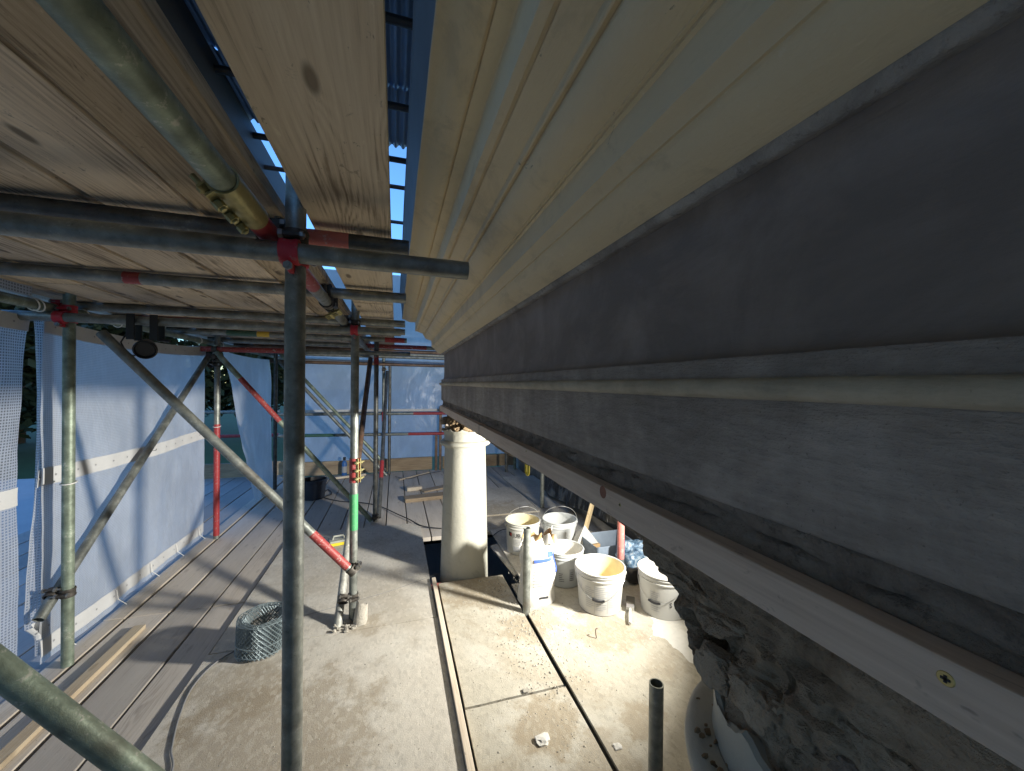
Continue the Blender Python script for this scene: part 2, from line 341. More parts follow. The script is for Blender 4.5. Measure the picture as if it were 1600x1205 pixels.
# ------------------------------------------------------------------ mesh helpers
class MB:
    def __init__(s): s.v = []; s.f = []; s.uv = {}; s.mi = []; s.cur = 0
    def add(s, vs, fs):
        o = len(s.v); s.v += [V(x) for x in vs]; s.f += [tuple(i+o for i in f) for f in fs]; s.mi += [s.cur]*len(fs); return o
    def box(s, lo, hi):
        x0, y0, z0 = lo; x1, y1, z1 = hi
        s.add([(x0, y0, z0), (x1, y0, z0), (x1, y1, z0), (x0, y1, z0), (x0, y0, z1), (x1, y0, z1), (x1, y1, z1), (x0, y1, z1)],
              [(0, 3, 2, 1), (4, 5, 6, 7), (0, 1, 5, 4), (1, 2, 6, 5), (2, 3, 7, 6), (3, 0, 4, 7)]); return s
    def bar(s, p0, p1, wd, ht, upv=(0, 0, 1)):
        p0, p1 = V(p0), V(p1); d = (p1-p0).normalized(); sd = d.cross(V(upv))
        if sd.length < 1e-4: sd = d.cross(V((1, 0, 0)))
        sd.normalize(); u_ = sd.cross(d); q = []
        for p in (p0, p1):
            for a, b in ((-1, -1), (1, -1), (1, 1), (-1, 1)): q.append(p+sd*a*wd/2+u_*b*ht/2)
        s.add(q, [(0, 1, 2, 3), (7, 6, 5, 4), (0, 4, 5, 1), (1, 5, 6, 2), (2, 6, 7, 3), (3, 7, 4, 0)]); return s
    def path(s, pts, r, n=10, closed=False, cap=True):
        pts = [V(p) for p in pts]; N = len(pts); rings = []
        rs = r if isinstance(r, (list, tuple)) else [r]*N
        prev = None
        for i, p in enumerate(pts):
            a = pts[(i-1) % N] if (i > 0 or closed) else p; b = pts[(i+1) % N] if (i < N-1 or closed) else p
            t = (b-a).normalized()
            ref = prev if prev is not None else (V((0, 0, 1)) if abs(t.z) < .9 else V((1, 0, 0)))
            sd = t.cross(ref).cross(t); sd.normalize(); prev = sd; b2 = t.cross(sd)
            rings.append([p+(sd*math.cos(2*math.pi*k/n)+b2*math.sin(2*math.pi*k/n))*rs[i] for k in range(n)])
        o = s.add([q for rg in rings for q in rg], [])
        L = N if closed else N-1; fs = []
        for i in range(L):
            j = (i+1) % N
            for k in range(n):
                fs.append((o+i*n+k, o+i*n+(k+1) % n, o+j*n+(k+1) % n, o+j*n+k))
        if cap and not closed:
            fs.append(tuple(o+k for k in reversed(range(n)))); fs.append(tuple(o+(N-1)*n+k for k in range(n)))
        s.f += fs; s.mi += [s.cur]*len(fs); return s
    def hollow(s, p0, p1, ro, ri, n=24, depth=.12):
        p0, p1 = V(p0), V(p1); d = (p1-p0).normalized(); L = (p1-p0).length; depth = min(depth, L*.4)
        ref = V((0, 0, 1)) if abs(d.z) < .9 else V((1, 0, 0)); sd = d.cross(ref).normalized(); b = d.cross(sd)
        prof = [(ri, depth, 0), (ri, .0, 0), (ro-.0008, 0, 0), (ro, .0008, 0), (ro, L-.0008, 0), (ro-.0008, L, 0), (ri, L, 0), (ri, L-depth, 0)]
        vs = []
        for (r, h, _) in prof:
            for k in range(n):
                a = 2*math.pi*k/n; vs.append(p0+d*h+(sd*math.cos(a)+b*math.sin(a))*r)
        fs = []
        for i in range(len(prof)-1):
            for k in range(n): fs.append((i*n+k, i*n+(k+1) % n, (i+1)*n+(k+1) % n, (i+1)*n+k))
        fs.append(tuple(range(n))); fs.append(tuple(reversed(range((len(prof)-1)*n, len(prof)*n))))
        s.add(vs, [tuple(reversed(f)) for f in fs]); return s
    def lathe(s, prof, n=40, c=(0, 0, 0), X=V((1, 0, 0)), Y=V((0, 1, 0)), Z=V((0, 0, 1)), wob=None, close=False):
        c = V(c); vs = []
        for i, (r, z) in enumerate(prof):
            for k in range(n):
                a = 2*math.pi*k/n; rr, zz = r, z
                if wob: rr, zz = wob(r, z, a, i)
                vs.append(c+(X*math.cos(a)+Y*math.sin(a))*rr+Z*zz)
        fs = []
        P = len(prof)
        for i in range(P if close else P-1):
            j = (i+1) % P
            for k in range(n): fs.append((i*n+k, i*n+(k+1) % n, j*n+(k+1) % n, j*n+k))
        s.add(vs, fs); return s
    def disc(s, c, r, n=20, nz=V((0, 0, 1))):
        nz = V(nz).normalized(); ref = V((0, 0, 1)) if abs(nz.z) < .9 else V((1, 0, 0)); a = nz.cross(ref).normalized(); b = nz.cross(a)
        s.add([V(c)+(a*math.cos(2*math.pi*k/n)+b*math.sin(2*math.pi*k/n))*r for k in range(n)], [tuple(range(n))]); return s
    def grid(s, fn, nu, nv, uvfn=None):
        o = s.add([fn(i/nu, j/nv) for j in range(nv+1) for i in range(nu+1)], [])
        fs = [(o+j*(nu+1)+i, o+j*(nu+1)+i+1, o+(j+1)*(nu+1)+i+1, o+(j+1)*(nu+1)+i) for j in range(nv) for i in range(nu)]
        s.f += fs; s.mi += [s.cur]*len(fs)
        if uvfn:
            for j in range(nv+1):
                for i in range(nu+1): s.uv[o+j*(nu+1)+i] = uvfn(i/nu, j/nv)
        return s
    def chunk(s, c, size, seed=0, sub=2, rough=.35):
        bm = bmesh.new(); bmesh.ops.create_icosphere(bm, subdivisions=sub, radius=1); c = V(c); off = V((seed*3.17, seed*1.7, seed*.9))
        vs = []
        for v in bm.verts:
            p = v.co.copy(); k = 1+rough*noise.fractal(p*1.3+off, 1, 2.1, 4)
            if sub >= 4: k += .16*rough*(fr(p*5+off, 1, 4)-abs(noise.noise(p*9+off))*.8)+.03*noise.cell(p*6+off)
            q = p*k; q = V((max(-.8, min(.8, q.x)), max(-.85, min(.8, q.y)), max(-.8, min(.85, q.z))))
            vs.append(c+V((q.x*size[0], q.y*size[1], q.z*size[2])))
        s.add(vs, [tuple(x.index for x in f.verts) for f in bm.faces]); bm.free(); return s
    def build(s, name, mat, parent=None, origin=None, smooth=False, bevel=0., angle=35):
        if parent is not None: o0 = LOC[parent]
        elif origin is not None: o0 = V(origin)
        else:
            xs = [v.x for v in s.v]; ys = [v.y for v in s.v]; zs = [v.z for v in s.v]
            o0 = V(((min(xs)+max(xs))/2, (min(ys)+max(ys))/2, min(zs)))
        me = bpy.data.meshes.new(name); me.from_pydata([v-o0 for v in s.v], [], s.f)
        mats = mat if isinstance(mat, list) else [mat]
        for m in mats: me.materials.append(m)
        if len(mats) > 1: me.polygons.foreach_set('material_index', s.mi)
        if s.uv:
            ul = me.uv_layers.new(name='UVMap')
            for lp in me.loops: ul.data[lp.index].uv = s.uv.get(lp.vertex_index, (0, 0))
        if bevel:
            bm = bmesh.new(); bm.from_mesh(me)
            es = [e for e in bm.edges if len(e.link_faces) == 2 and e.calc_face_angle(0) > R(30)]
            bmesh.ops.bevel(bm, geom=es, offset=bevel, segments=2, affect='EDGES', profile=.6); bm.to_mesh(me); bm.free()
        if smooth:
            me.polygons.foreach_set('use_smooth', [True]*len(me.polygons))
            me.set_sharp_from_angle(angle=R(angle))
        ob = bpy.data.objects.new(name, me); COL.objects.link(ob)
        if parent is not None:
            ob.parent = parent; LOC[ob] = LOC[parent]
        else: ob.location = o0; LOC[ob] = o0
        return ob
LOC = {}

def thing(name, loc, label, cat, group=None):
    o = bpy.data.objects.new(name, None); COL.objects.link(o); o.location = loc; o.empty_display_size = .05; LOC[o] = V(loc)
    return tag(o, label, cat, group)
def tag(o, label=None, cat=None, group=None, kind=None):
    if label: o['label'] = label
    if cat: o['category'] = cat
    if group: o['group'] = group
    if kind: o['kind'] = kind
    return o
def struct(name, loc):
    o = bpy.data.objects.new(name, None); COL.objects.link(o); o.location = loc; o.empty_display_size = .05; LOC[o] = V(loc); o['kind'] = 'structure'; return o
def copyobj(o, parent=None, loc=None):
    c = o.copy(); COL.objects.link(c)
    if parent is not None: c.parent = parent
    if loc is not None: c.location = loc
    LOC[c] = V(loc) if loc is not None else LOC[o]
    return c
def fr(p, sc_=1., oct_=4): return noise.fractal(V(p)*sc_, 1., 2.1, oct_)

# ================================================================== SETTING
mb = MB(); mb.box((-250, -200, -4.3), (250, 320, -4)); g = mb.build('lawn_ground', M['grass']); g['kind'] = 'structure'
mb = MB(); mb.box((-9, -3, -.75), (-3.62, 10.5, -.55)); tag(mb.build('flat_roof', M['felt'], bevel=.02), 'pale flat roof beyond the scaffold sheeting', 'roof')

# ---- boarded scaffold lift underfoot
deck = struct('scaffold_deck', (0, 0, 0))
def plank_mesh(w_, L, t=.038):
    m = MB(); m.box((-w_/2, 0, -t), (w_/2, L, 0)); return m
cache = {}
def plank(parent, x0, x1, y0, y1, z, mat, name='plank', jit=.003):
    w_, L = round(x1-x0, 3), round(y1-y0, 3); key = (name, w_, L, mat.name)
    if key in cache:
        o = cache[key].copy(); COL.objects.link(o)
    else:
        m = plank_mesh(w_, L); me_o = m.build(name, mat, parent=None, origin=(0, 0, 0), bevel=.004); o = me_o; cache[key] = o
    o.parent = parent; o.location = (( x0+x1)/2-LOC[parent].x, y0-LOC[parent].y, z-LOC[parent].z+random.uniform(-jit, jit))
    o.rotation_euler = (0, random.uniform(-.006, .006), 0)
    return o
rows = [(-1.735, -1.628), (-1.605, -1.396), (-1.374, -1.167), (-1.155, -.972), (-.958, -.75), (-.741, -.53), (-.521, -.31), (-.30, -.092), (-.08, .125)]
for i, (a, b) in enumerate(rows):
    plank(deck, a, b, -1.6, 3.015, 0, M['floorboard'])
    plank(deck, a, b, 3.022, 6.76, 0, M['floorboard'])
x = .135
while x < 1.95:
    plank(deck, x, x+.207, 3.80 if x < .95 else 4.2, 6.76, 0, M['floorboard']); x += .219
# transoms carrying the deck under foot
for y in (-.9, .55, 1.95, 2.78, 3.9, 5.2, 6.4):
    pass

def sheet_part(x0, x1, y0, y1, zt, mat, name='plywood_sheet', rot=0, nx=10, ny=10, warp=.004, t=.014):
    m = MB(); m.box((x0, y0, zt-t), (x1, y1, zt))
    bm = bmesh.new(); me = bpy.data.meshes.new('t'); me.from_pydata(m.v, [], m.f); bm.from_mesh(me)
    bmesh.ops.subdivide_edges(bm, edges=[e for e in bm.edges if e.calc_length() > .2], cuts=12, use_grid_fill=True)
    for v in bm.verts:
        v.co.z += warp*noise.noise(v.co*1.6)
        ed = min(abs(v.co.x-x0), abs(v.co.x-x1), abs(v.co.y-y0), abs(v.co.y-y1))
        if ed < .001:
            v.co.x += .002*noise.noise(v.co*9); v.co.y += .002*noise.noise(v.co*11+V((3, 3, 3)))
    o = MB(); bm.verts.index_update(); o.add([v.co for v in bm.verts], [tuple(q.index for q in f.verts) for f in bm.faces]); bm.free()
    return o.build(name, mat, parent=deck)
sheet_part(-.962, .270, -1.3, 2.458, .018, M['ply'])
sheet_part(-.955, .262, 2.466, 4.19, .018, M['ply'])
sheet_part(.318, .808, 1.735, 2.875, .016, M['plysand'])
sheet_part(.316, .812, -1.2, 1.722, .016, M['plysand'])
sheet_part(.834, 2.16, -1.0, 2.72, .018, M['plysand'])
sheet_part(.93, 2.16, 2.73, 4.25, .018, M['ply'])
sheet_part(.93, 1.62, 4.18, 5.25, .032, M['ply'])
sheet_part(1.64, 2.16, 4.26, 5.9, .018, M['ply'])
# supporting boards at the right-hand side, under the sheets
for a in (.33, .55, 1.0, 1.22, 1.44, 1.66, 1.88):
    plank(deck, a, a+.207, -1.5, 2.7, -.004, M['floorboard'])
for a in (1.0, 1.22, 1.44, 1.66, 1.88):
    plank(deck, a, a+.207, 2.76, 4.19, -.004, M['floorboard'])

# lower lift seen through the opening round the column
low = struct('lower_platform', (.5, 3.3, -1.3))
mb = MB(); mb.box((-1.8, -1.5, -1.36), (2.2, 6.8, -1.3)); o = mb.build('lower_boarding', M['floorboard'], parent=low)
for i, (p, sz, mt, lb) in enumerate([((.40, 4.02, -1.25), (.16, .13, .07), 'teal', 'crumpled teal tarpaulin in the dark opening beside the column'),
                              ((.72, 3.28, -1.24), (.14, .12, .1), 'blue', 'dark blue sack deep in the opening right of the column')]):
    m = MB(); m.chunk(p, sz, i+40, 3, .4); tag(m.build('tarpaulin' if i == 0 else 'sack', M[mt], smooth=True), lb, 'tarpaulin' if i == 0 else 'sack')
for i, p in enumerate([(.30, 3.75, -1.26), (.44, 3.70, -1.25), (.36, 3.52, -1.26), (.50, 3.58, -1.26), (.85, 3.75, -1.26)]):
    m = MB(); a = random.uniform(0, 3); m.bar((p[0]-.1*math.cos(a), p[1]-.1*math.sin(a), p[2]), (p[0]+.1*math.cos(a), p[1]+.1*math.sin(a), p[2]+.02), .1, .065)
    tag(m.build('brick', M['brick'] if i != 2 else M['stone'], bevel=.004), 'loose brick lying below in the dark opening beside the column', 'brick', 'bricks below the opening')

# outside boards beyond the sheeting
outer = struct('outer_walkway', (-2.6, 2, 0))
for i in range(8):
    a = -1.72-.222*(i+1)
    plank(outer, a, a+.212, -1.2, 3.4, -.01, M['outerboard']); plank(outer, a, a+.212, 3.41, 8.2, -.01, M['outerboard'])

# ---- upper boarded lift overhead
udeck = struct('upper_deck', (0, 0, 1.98))
UZ = 1.945+.038
uw = [(-.231, -.017), (-.491, -.293), (-.712, -.504), (-.936, -.727), (-1.158, -.951), (-1.380, -1.174), (-1.602, -1.396), (-1.85, -1.64)]
for i, (a, b) in enumerate(uw):
    br = 3.15 if i % 2 else 2.3
    wm = M['paleboard'] if i == 0 else M['board']; plank(udeck, a, b, -1.8, br, UZ, wm); plank(udeck, a, b, br+.008, 6.8, UZ, wm)

# ================================================================== HOUSE: wall, portico ceiling, entablature, columns
hw = thing('house_wall', (2.3, 3, -4), 'stuccoed house wall behind the portico, mostly hidden by black polythene', 'wall')
mb = MB(); mb.box((2.2, -2.5, -4), (2.5, 8, 3.4)); mb.build('stucco_face', M['wall'], parent=hw)
mb = MB(); mb.box((.70, -2.0, 1.52), (2.2, 3.2, 1.62)); mb.build('portico_ceiling', M['soffit'], parent=hw)

XF, YE = .367, 3.235
ent = thing('entablature', (.53, 1, 1.2), 'long moulded entablature with cream cornice, dark rendered frieze and grey architrave', 'entablature')
def sweep(name, prof, mat, seg=150, amp=.0009, y0=-1.6, rough=None, angle=30):
    m = MB(); ys = [y0+(YE-y0)*((i/seg)) for i in range(seg+1)]; n = len(prof); vs = []
    for i, y in enumerate(ys):
        for j, (a, z) in enumerate(prof):
            yy = y
            if i == seg: yy = YE+(XF-a)
            d = amp*noise.noise(V((a*7+3.3, y*2.6, z*7)))+amp*.5*noise.noise(V((a*15, y*9, z*15)))
            p = V((a+d, yy, z+d*.8))
            if rough and i < seg: p = rough(p, j/(n-1))
            vs.append(p)
    for (a, z) in prof: vs.append(V((.74, YE+(XF-a), z)))
    fs = [(i*n+j, i*n+j+1, (i+1)*n+j+1, (i+1)*n+j) for i in range(seg+1) for j in range(n-1)]
    m.add(vs, fs); return m.build(name, mat, parent=ent, smooth=True, angle=angle)
raw = [(.3425, .2352), (.3395, .2362), (.3365, .2375), (.327, .2425), (.317, .2495), (.309, .257), (.3025, .266), (.298, .2735), (.2965, .2785), (.2925, .2785),
       (.2918, .2800), (.284, .2875), (.276, .2925), (.2745, .294), (.2745, .339), (.272, .3405), (.2695, .3410), (.2705, .3465), (.2660, .3470), (.2655, .3490), (.256, .3505), (.244, .3555), (.232, .364), (.2235, .374), (.2185, .385), (.2180, .391), (.2200, .3960), (.2135, .3960), (.2120, .3925),
       (.2095, .394), (.2085, .398), (.2105, .4025), (.2085, .4065), (.200, .4095), (.1720, .4235), (.1735, .4300), (.1675, .4305), (.166, .4270), (.1535, .431), (.152, .4325), (.1518, .470), (.152, .5025), (.1500, .504), (.138, .5055), (.1255, .5075), (.1250, .5135), (.1205, .5135), (.1195, .508),
       (.112, .5085), (.102, .5115), (.091, .517), (.081, .524), (.072, .531), (.062, .5365), (.0515, .5405), (.0500, .5425), (.0485, .560), (.0465, .590), (.043, .63), (.038, .67), (.033, .705), (.030, .73), (.028, .733), (.028, .765), (.06, .775), (.40, .80)]
cor = [(a*1.05, 1.5+b*1.05) for a, b in raw]
kf = [i for i, q in enumerate(raw) if q == (.0500, .5425)][0]
sweep('outer_fascia', cor[kf:], M['lead'], 120, .0014, angle=28)
sweep('cornice', cor[:kf+1], M['cream'], 320, .0018, angle=28)
def rgf(p, t):
    n2 = fr((p.x*9, p.y*30, p.z*50), 1, 5); n1 = fr((1, p.y*5, p.z*9), 1, 3); k = math.sin(math.pi*t)
    return p+V((-.0022*n1*k-.002*n2*k, 0, .002*n2*k))
sweep('plaster_fillet', [(.3870, 1.7400), (.3800, 1.7385), (.3735, 1.7372), (.3690, 1.7368), (.3655, 1.7378), (.3630, 1.7405), (.3610, 1.7435), (.3594, 1.7462), (.3600, 1.7475)], M['fillet'], 500, .0008, rough=rgf, angle=80)
fz = [(.368, 1.5325), (.372, 1.5335), (.3785, 1.5365), (.383, 1.543), (.3850, 1.553), (.3855, 1.60), (.3855, 1.66), (.3850, 1.695), (.3850, 1.715), (.3835, 1.730), (.382, 1.745)]
sweep('frieze', fz, M['frieze'], 60, .0012, angle=60)
sweep('frieze_fascia', [(.3645, 1.5085), (.3650, 1.520), (.3655, 1.530), (.3670, 1.5325), (.3720, 1.5335)], M['arch'], 90, .0010, angle=40)
sweep('taenia_moulding', [(.3655, 1.4855), (.3580, 1.4862), (.3545, 1.4880), (.3510, 1.4920), (.3500, 1.4975), (.3510, 1.5030), (.3535, 1.5060), (.3580, 1.5082), (.3660, 1.5090)], M['moulding'], 120, .0009, angle=45)
sweep('architrave_face', [(.374, 1.361), (.3685, 1.3625), (.3665, 1.3665), (.3660, 1.40), (.3660, 1.44), (.3655, 1.478), (.3660, 1.4862)], M['arch'], 120, .0016, angle=50)
def rgh(p, t):
    k = max(0., min(1., 1.2-abs(t-.45)*1.6)); n1 = fr((p.x*3, p.y*6, p.z*26), 1.6, 5); n2 = fr((p.x, p.y*22, p.z*60+9), 1.3, 4)
    crack = max(0., .12-abs(noise.noise(V((2.2, p.y*4.2, p.z*42)))))/.12
    return p+V((k*(.006*n1+.003*n2+.010*crack), 0, k*.003*n2))
sweep('rough_render_edge', [(.3745, 1.3615)]+[(.3745+.006*math.sin(i/11*3.1), 1.3600-i*.0036) for i in range(1, 13)]+[(.384, 1.312)], M['rough'], 520, .001, rough=rgh, angle=80)
def rgl(p, t):
    drop = max(0., min(1., (.50-p.y)/.22)); p = V((p.x, p.y, p.z-.042*drop*min(1., t*1.35)))
    n1 = fr((p.x*5, p.y*3.2, p.z*30), 1.5, 5); crack = max(0., .07-abs(noise.noise(V((5.2, p.y*1.7, p.z*46+p.x*9)))))/.07
    crack2 = max(0., .05-abs(noise.noise(V((1.2, p.y*2.6, p.z*80+p.x*14+4)))))/.05
    return p+V((.005*n1+.009*crack+.005*crack2, 0, .0045*n1))
sweep('timber_lintel', [(.386, 1.318)]+[(.3835+.002*math.sin(i), 1.312-i*.0035) for i in range(1, 17)]+[(.392, 1.252), (.402, 1.249), (.43, 1.248), (.50, 1.250), (.60, 1.248), (.72, 1.250)], M['lintel'], 420, .001, rough=rgl, angle=80)
mb = MB(); mb.box((.405, -1.6, 1.265), (.72, 3.20, 2.30)); mb.build('masonry_core', M['rough'], parent=ent)

# batten screwed along the foot of the architrave
bt = thing('timber_batten', (.363, 1, 1.277), 'long planed softwood batten screwed along the foot of the entablature', 'batten')
m = MB(); m.box((.3515, -1.2, 1.2775), (.3775, 3.2, 1.3205)); m.build('batten_length', M['batten'], parent=bt, bevel=.002)
def knot(u, v, r):
    p = PX(u, v, .3513); m = MB(); m.disc(p, r, 18, (-1, 0, 0)); m.build('wood_knot', M['knot'], parent=bt)
knot(942, 769, .011)
def screw(u, v, r=.0048):
    p = PX(u, v, .3510); m = MB()
    m.lathe([(0.0001, 0), (r*.9, 0), (r, .0004), (r, .001)], 20, p, V((0, 1, 0)), V((0, 0, 1)), V((1, 0, 0)))
    sc_o = m.build('screw', M['screw'], parent=bt, smooth=True)
    m = MB(); m.bar(p+V((-.0003, -r*.5, 0)), p+V((-.0003, r*.5, 0)), .0006, .0016); m.bar(p+V((-.0003, 0, -r*.5)), p+V((-.0003, 0, r*.5)), .0006, .0016, (0, 1, 0))
    m.build('cross_recess', M['blackrubber'], parent=sc_o)
screw(1477, 1061); screw(968, 789, .003); screw(822, 705, .003); screw(733, 665, .003)

# columns
def column(cx, cy, label, top):
    t = thing('column', (cx, cy, -1.3), label, 'column')
    prof = []
    for i in range(25):
        z = -1.3+(1.0-(-1.3))*i/24; k = (z+1.3)/2.3; r = .208-.046*k**1.6; prof.append((r, z))
    m = MB(); m.lathe(prof, 56, (cx, cy, 0)); m.build('shaft', M['creamcol'], parent=t, smooth=True)
    ring = [(.162, .998), (.168, .999), (.172, 1.004), (.174, 1.010), (.178, 1.0115), (.190, 1.013), (.1985, 1.019), (.2025, 1.028), (.2015, 1.038), (.196, 1.046), (.187, 1.0505), (.176, 1.0515), (.169, 1.0525)]
    m = MB(); m.lathe(ring, 72, (cx, cy, 0), wob=lambda r, z, a, i: (r+.0015*noise.noise(V((math.cos(a)*4, math.sin(a)*4, z*30))), z)); m.build('astragal', M['creamcol'], parent=t, smooth=True)
    def wn(r, z, a, i):
        e = 1 if i >= 7 else 0
        return r+.0015*noise.noise(V((math.cos(a)*5, math.sin(a)*5, z*20))), z+(e*.022*fr((math.cos(a)*2.5, math.sin(a)*2.5, cx+cy), 1.4, 4) if i >= 6 else 0)
    nk = [(.169, 1.0525), (.1675, 1.065), (.1675, 1.09), (.170, 1.106), (.176, 1.118), (.183, 1.126), (.187, 1.132), (.187, 1.140), (.178, 1.142), (.165, 1.132), (.12, 1.13), (.05, 1.14)] if top else \
         [(.169, 1.0525), (.1675, 1.06), (.1675, 1.075), (.1675, 1.085), (.1675, 1.09), (.1675, 1.095), (.1675, 1.10), (.168, 1.105), (.162, 1.108), (.15, 1.10), (.10, 1.10), (.05, 1.10)]
    m = MB(); m.lathe(nk, 96, (cx, cy, 0), wob=wn); m.build('necking', M['creamcol'], parent=t, smooth=True)
    return t
c1 = column(.543, 3.075, 'cream painted round column with broken capital, standing in the floor opening', True)
c2 = column(.536, .30, 'near column under the entablature, only its ringed neck in view', False)
def broken(t, cx, cy, z0, z1, r0, r1, mats, seed):
    m = MB(); k = 44
    prof = [(r0+(r1-r0)*i/k, z0+(z1-z0)*i/k) for i in range(k+1)]
    def wb(r, z, a, i):
        q = (math.cos(a)*r, math.sin(a)*r, z)
        e = math.sin(math.pi*min(1, i/k*1.02))
        n1 = fr((q[0]*9+seed, q[1]*9, q[2]*13), 1, 5); n2 = abs(noise.noise(V((q[0]*22+seed, q[1]*22, q[2]*34))))
        cell = noise.cell(V((q[0]*16+seed, q[1]*16, q[2]*22)))
        n3 = fr((q[0]*60+seed, q[1]*60, q[2]*70), 1, 4)
        return r+(.022*n1-.024*n2+.008*cell+.006*n3)*(.35+.65*e), z+.004*n3*e
    m.lathe(prof, 320, (cx, cy, 0), wob=wb); return m.build('broken_core', M[mats], parent=t, smooth=True, angle=40)
broken(c1, .543, 3.075, 1.115, 1.265, .155, .150, 'brownstone', 3)
broken(c2, .536, .30, 1.085, 1.265, .160, .140, 'stone', 8)
for i, (a, r, z, sz) in enumerate([(3.5, .155, 1.165, (.035, .03, .025)), (4.1, .16, 1.15, (.03, .035, .022)), (4.6, .165, 1.160, (.04, .03, .03)), (3.05, .172, 1.20, (.035, .03, .035)), (5.1, .155, 1.15, (.03, .03, .02)), (2.7, .165, 1.21, (.03, .03, .025))]):
    m = MB(); m.chunk((.543+r*math.cos(a), 3.075+r*math.sin(a), z), sz, i+5, 3, .55); m.build('stone_fragment', M['brownstone' if i % 3 else 'rough'], parent=c1, smooth=True, angle=40)
# broken capital lumps hanging round the near column
ZB = sorted((PX(u, v, .392).y, PX(u, v, .392).z) for u, v in [(940, 796), (962, 812), (1000, 858), (1028, 912), (1045, 940), (1060, 985), (1078, 1030), (1092, 1070), (1115, 1090), (1150, 1135), (1185, 1170), (1225, 1210), (1330, 1330)])
ZB = [(-.6, ZB[0][1])]+ZB+[(.9, 1.25)]
def f_brk(a, b):
    y = .72-1.0*a; zb = lerp_tab(ZB, y); t = min(1., b/.78); s_ = max(0., (b-.78)/.22); z = 1.262+(zb-.012*fr((y*30, 1, 2), 1, 4)-1.262)*t
    strata = fr((y*5, z*48, 1.3), 1, 5); grain = fr((y*60, z*75, 4), 1, 4); big = fr((y*9+2, z*16, 7), 1, 4)
    crack = max(0., .09-abs(noise.noise(V((y*3.1, z*55+y*9, 2.2)))))/.09
    hole = max(0., min(1., (noise.noise(V((y*13+4.4, z*20, 3.3)))-.16)/.14)); env = min(1., t*3)*min(1., (1.262-zb)/.03)
    x = .3915+.012*t+env*(.009*strata+.005*grain+.014*big+.008*crack+.08*hole)
    return V((x+.22*s_, y, z-.012*s_*grain+.02*s_))
def lerp_tab(tab, t):
    for (a, x), (b, y) in zip(tab, tab[1:]):
        if a <= t <= b: return x+(y-x)*(t-a)/(b-a)
    return tab[-1][1] if t > tab[-1][0] else tab[0][1]
m = MB(); m.grid(f_brk, 420, 110); m.build('broken_masonry', M['lintel'], parent=ent, smooth=True, angle=50)
lumps = [(PX(1190, 1095, .398), (.022, .040, .030), 'stone'), (PX(1248, 1125, .402), (.020, .024, .022), 'stone'), (PX(1122, 1045, .400), (.018, .034, .028), 'stone'), (PX(1330, 1190, .41), (.02, .02, .012), 'rough'), (PX(1300, 1150, .415), (.014, .016, .012), 'stone')]
for i, (p, sz, mt) in enumerate(lumps):
    m = MB(); m.chunk(p, sz, i+15, 5, .42); m.build('stone_fragment', M[mt], parent=c2, smooth=True, angle=45)
for i in range(90):
    a = random.uniform(2.2, 3.9); r = random.uniform(.165, .192); z = 1.052
    m = MB(); s_ = random.uniform(.0015, .004); m.chunk((.536+r*math.cos(a), .30+r*math.sin(a), z+s_*.5), (s_*1.4, s_, s_*.8), i, 1, .6)
    m.build('debris_crumb', M['brownstone'], parent=c2)

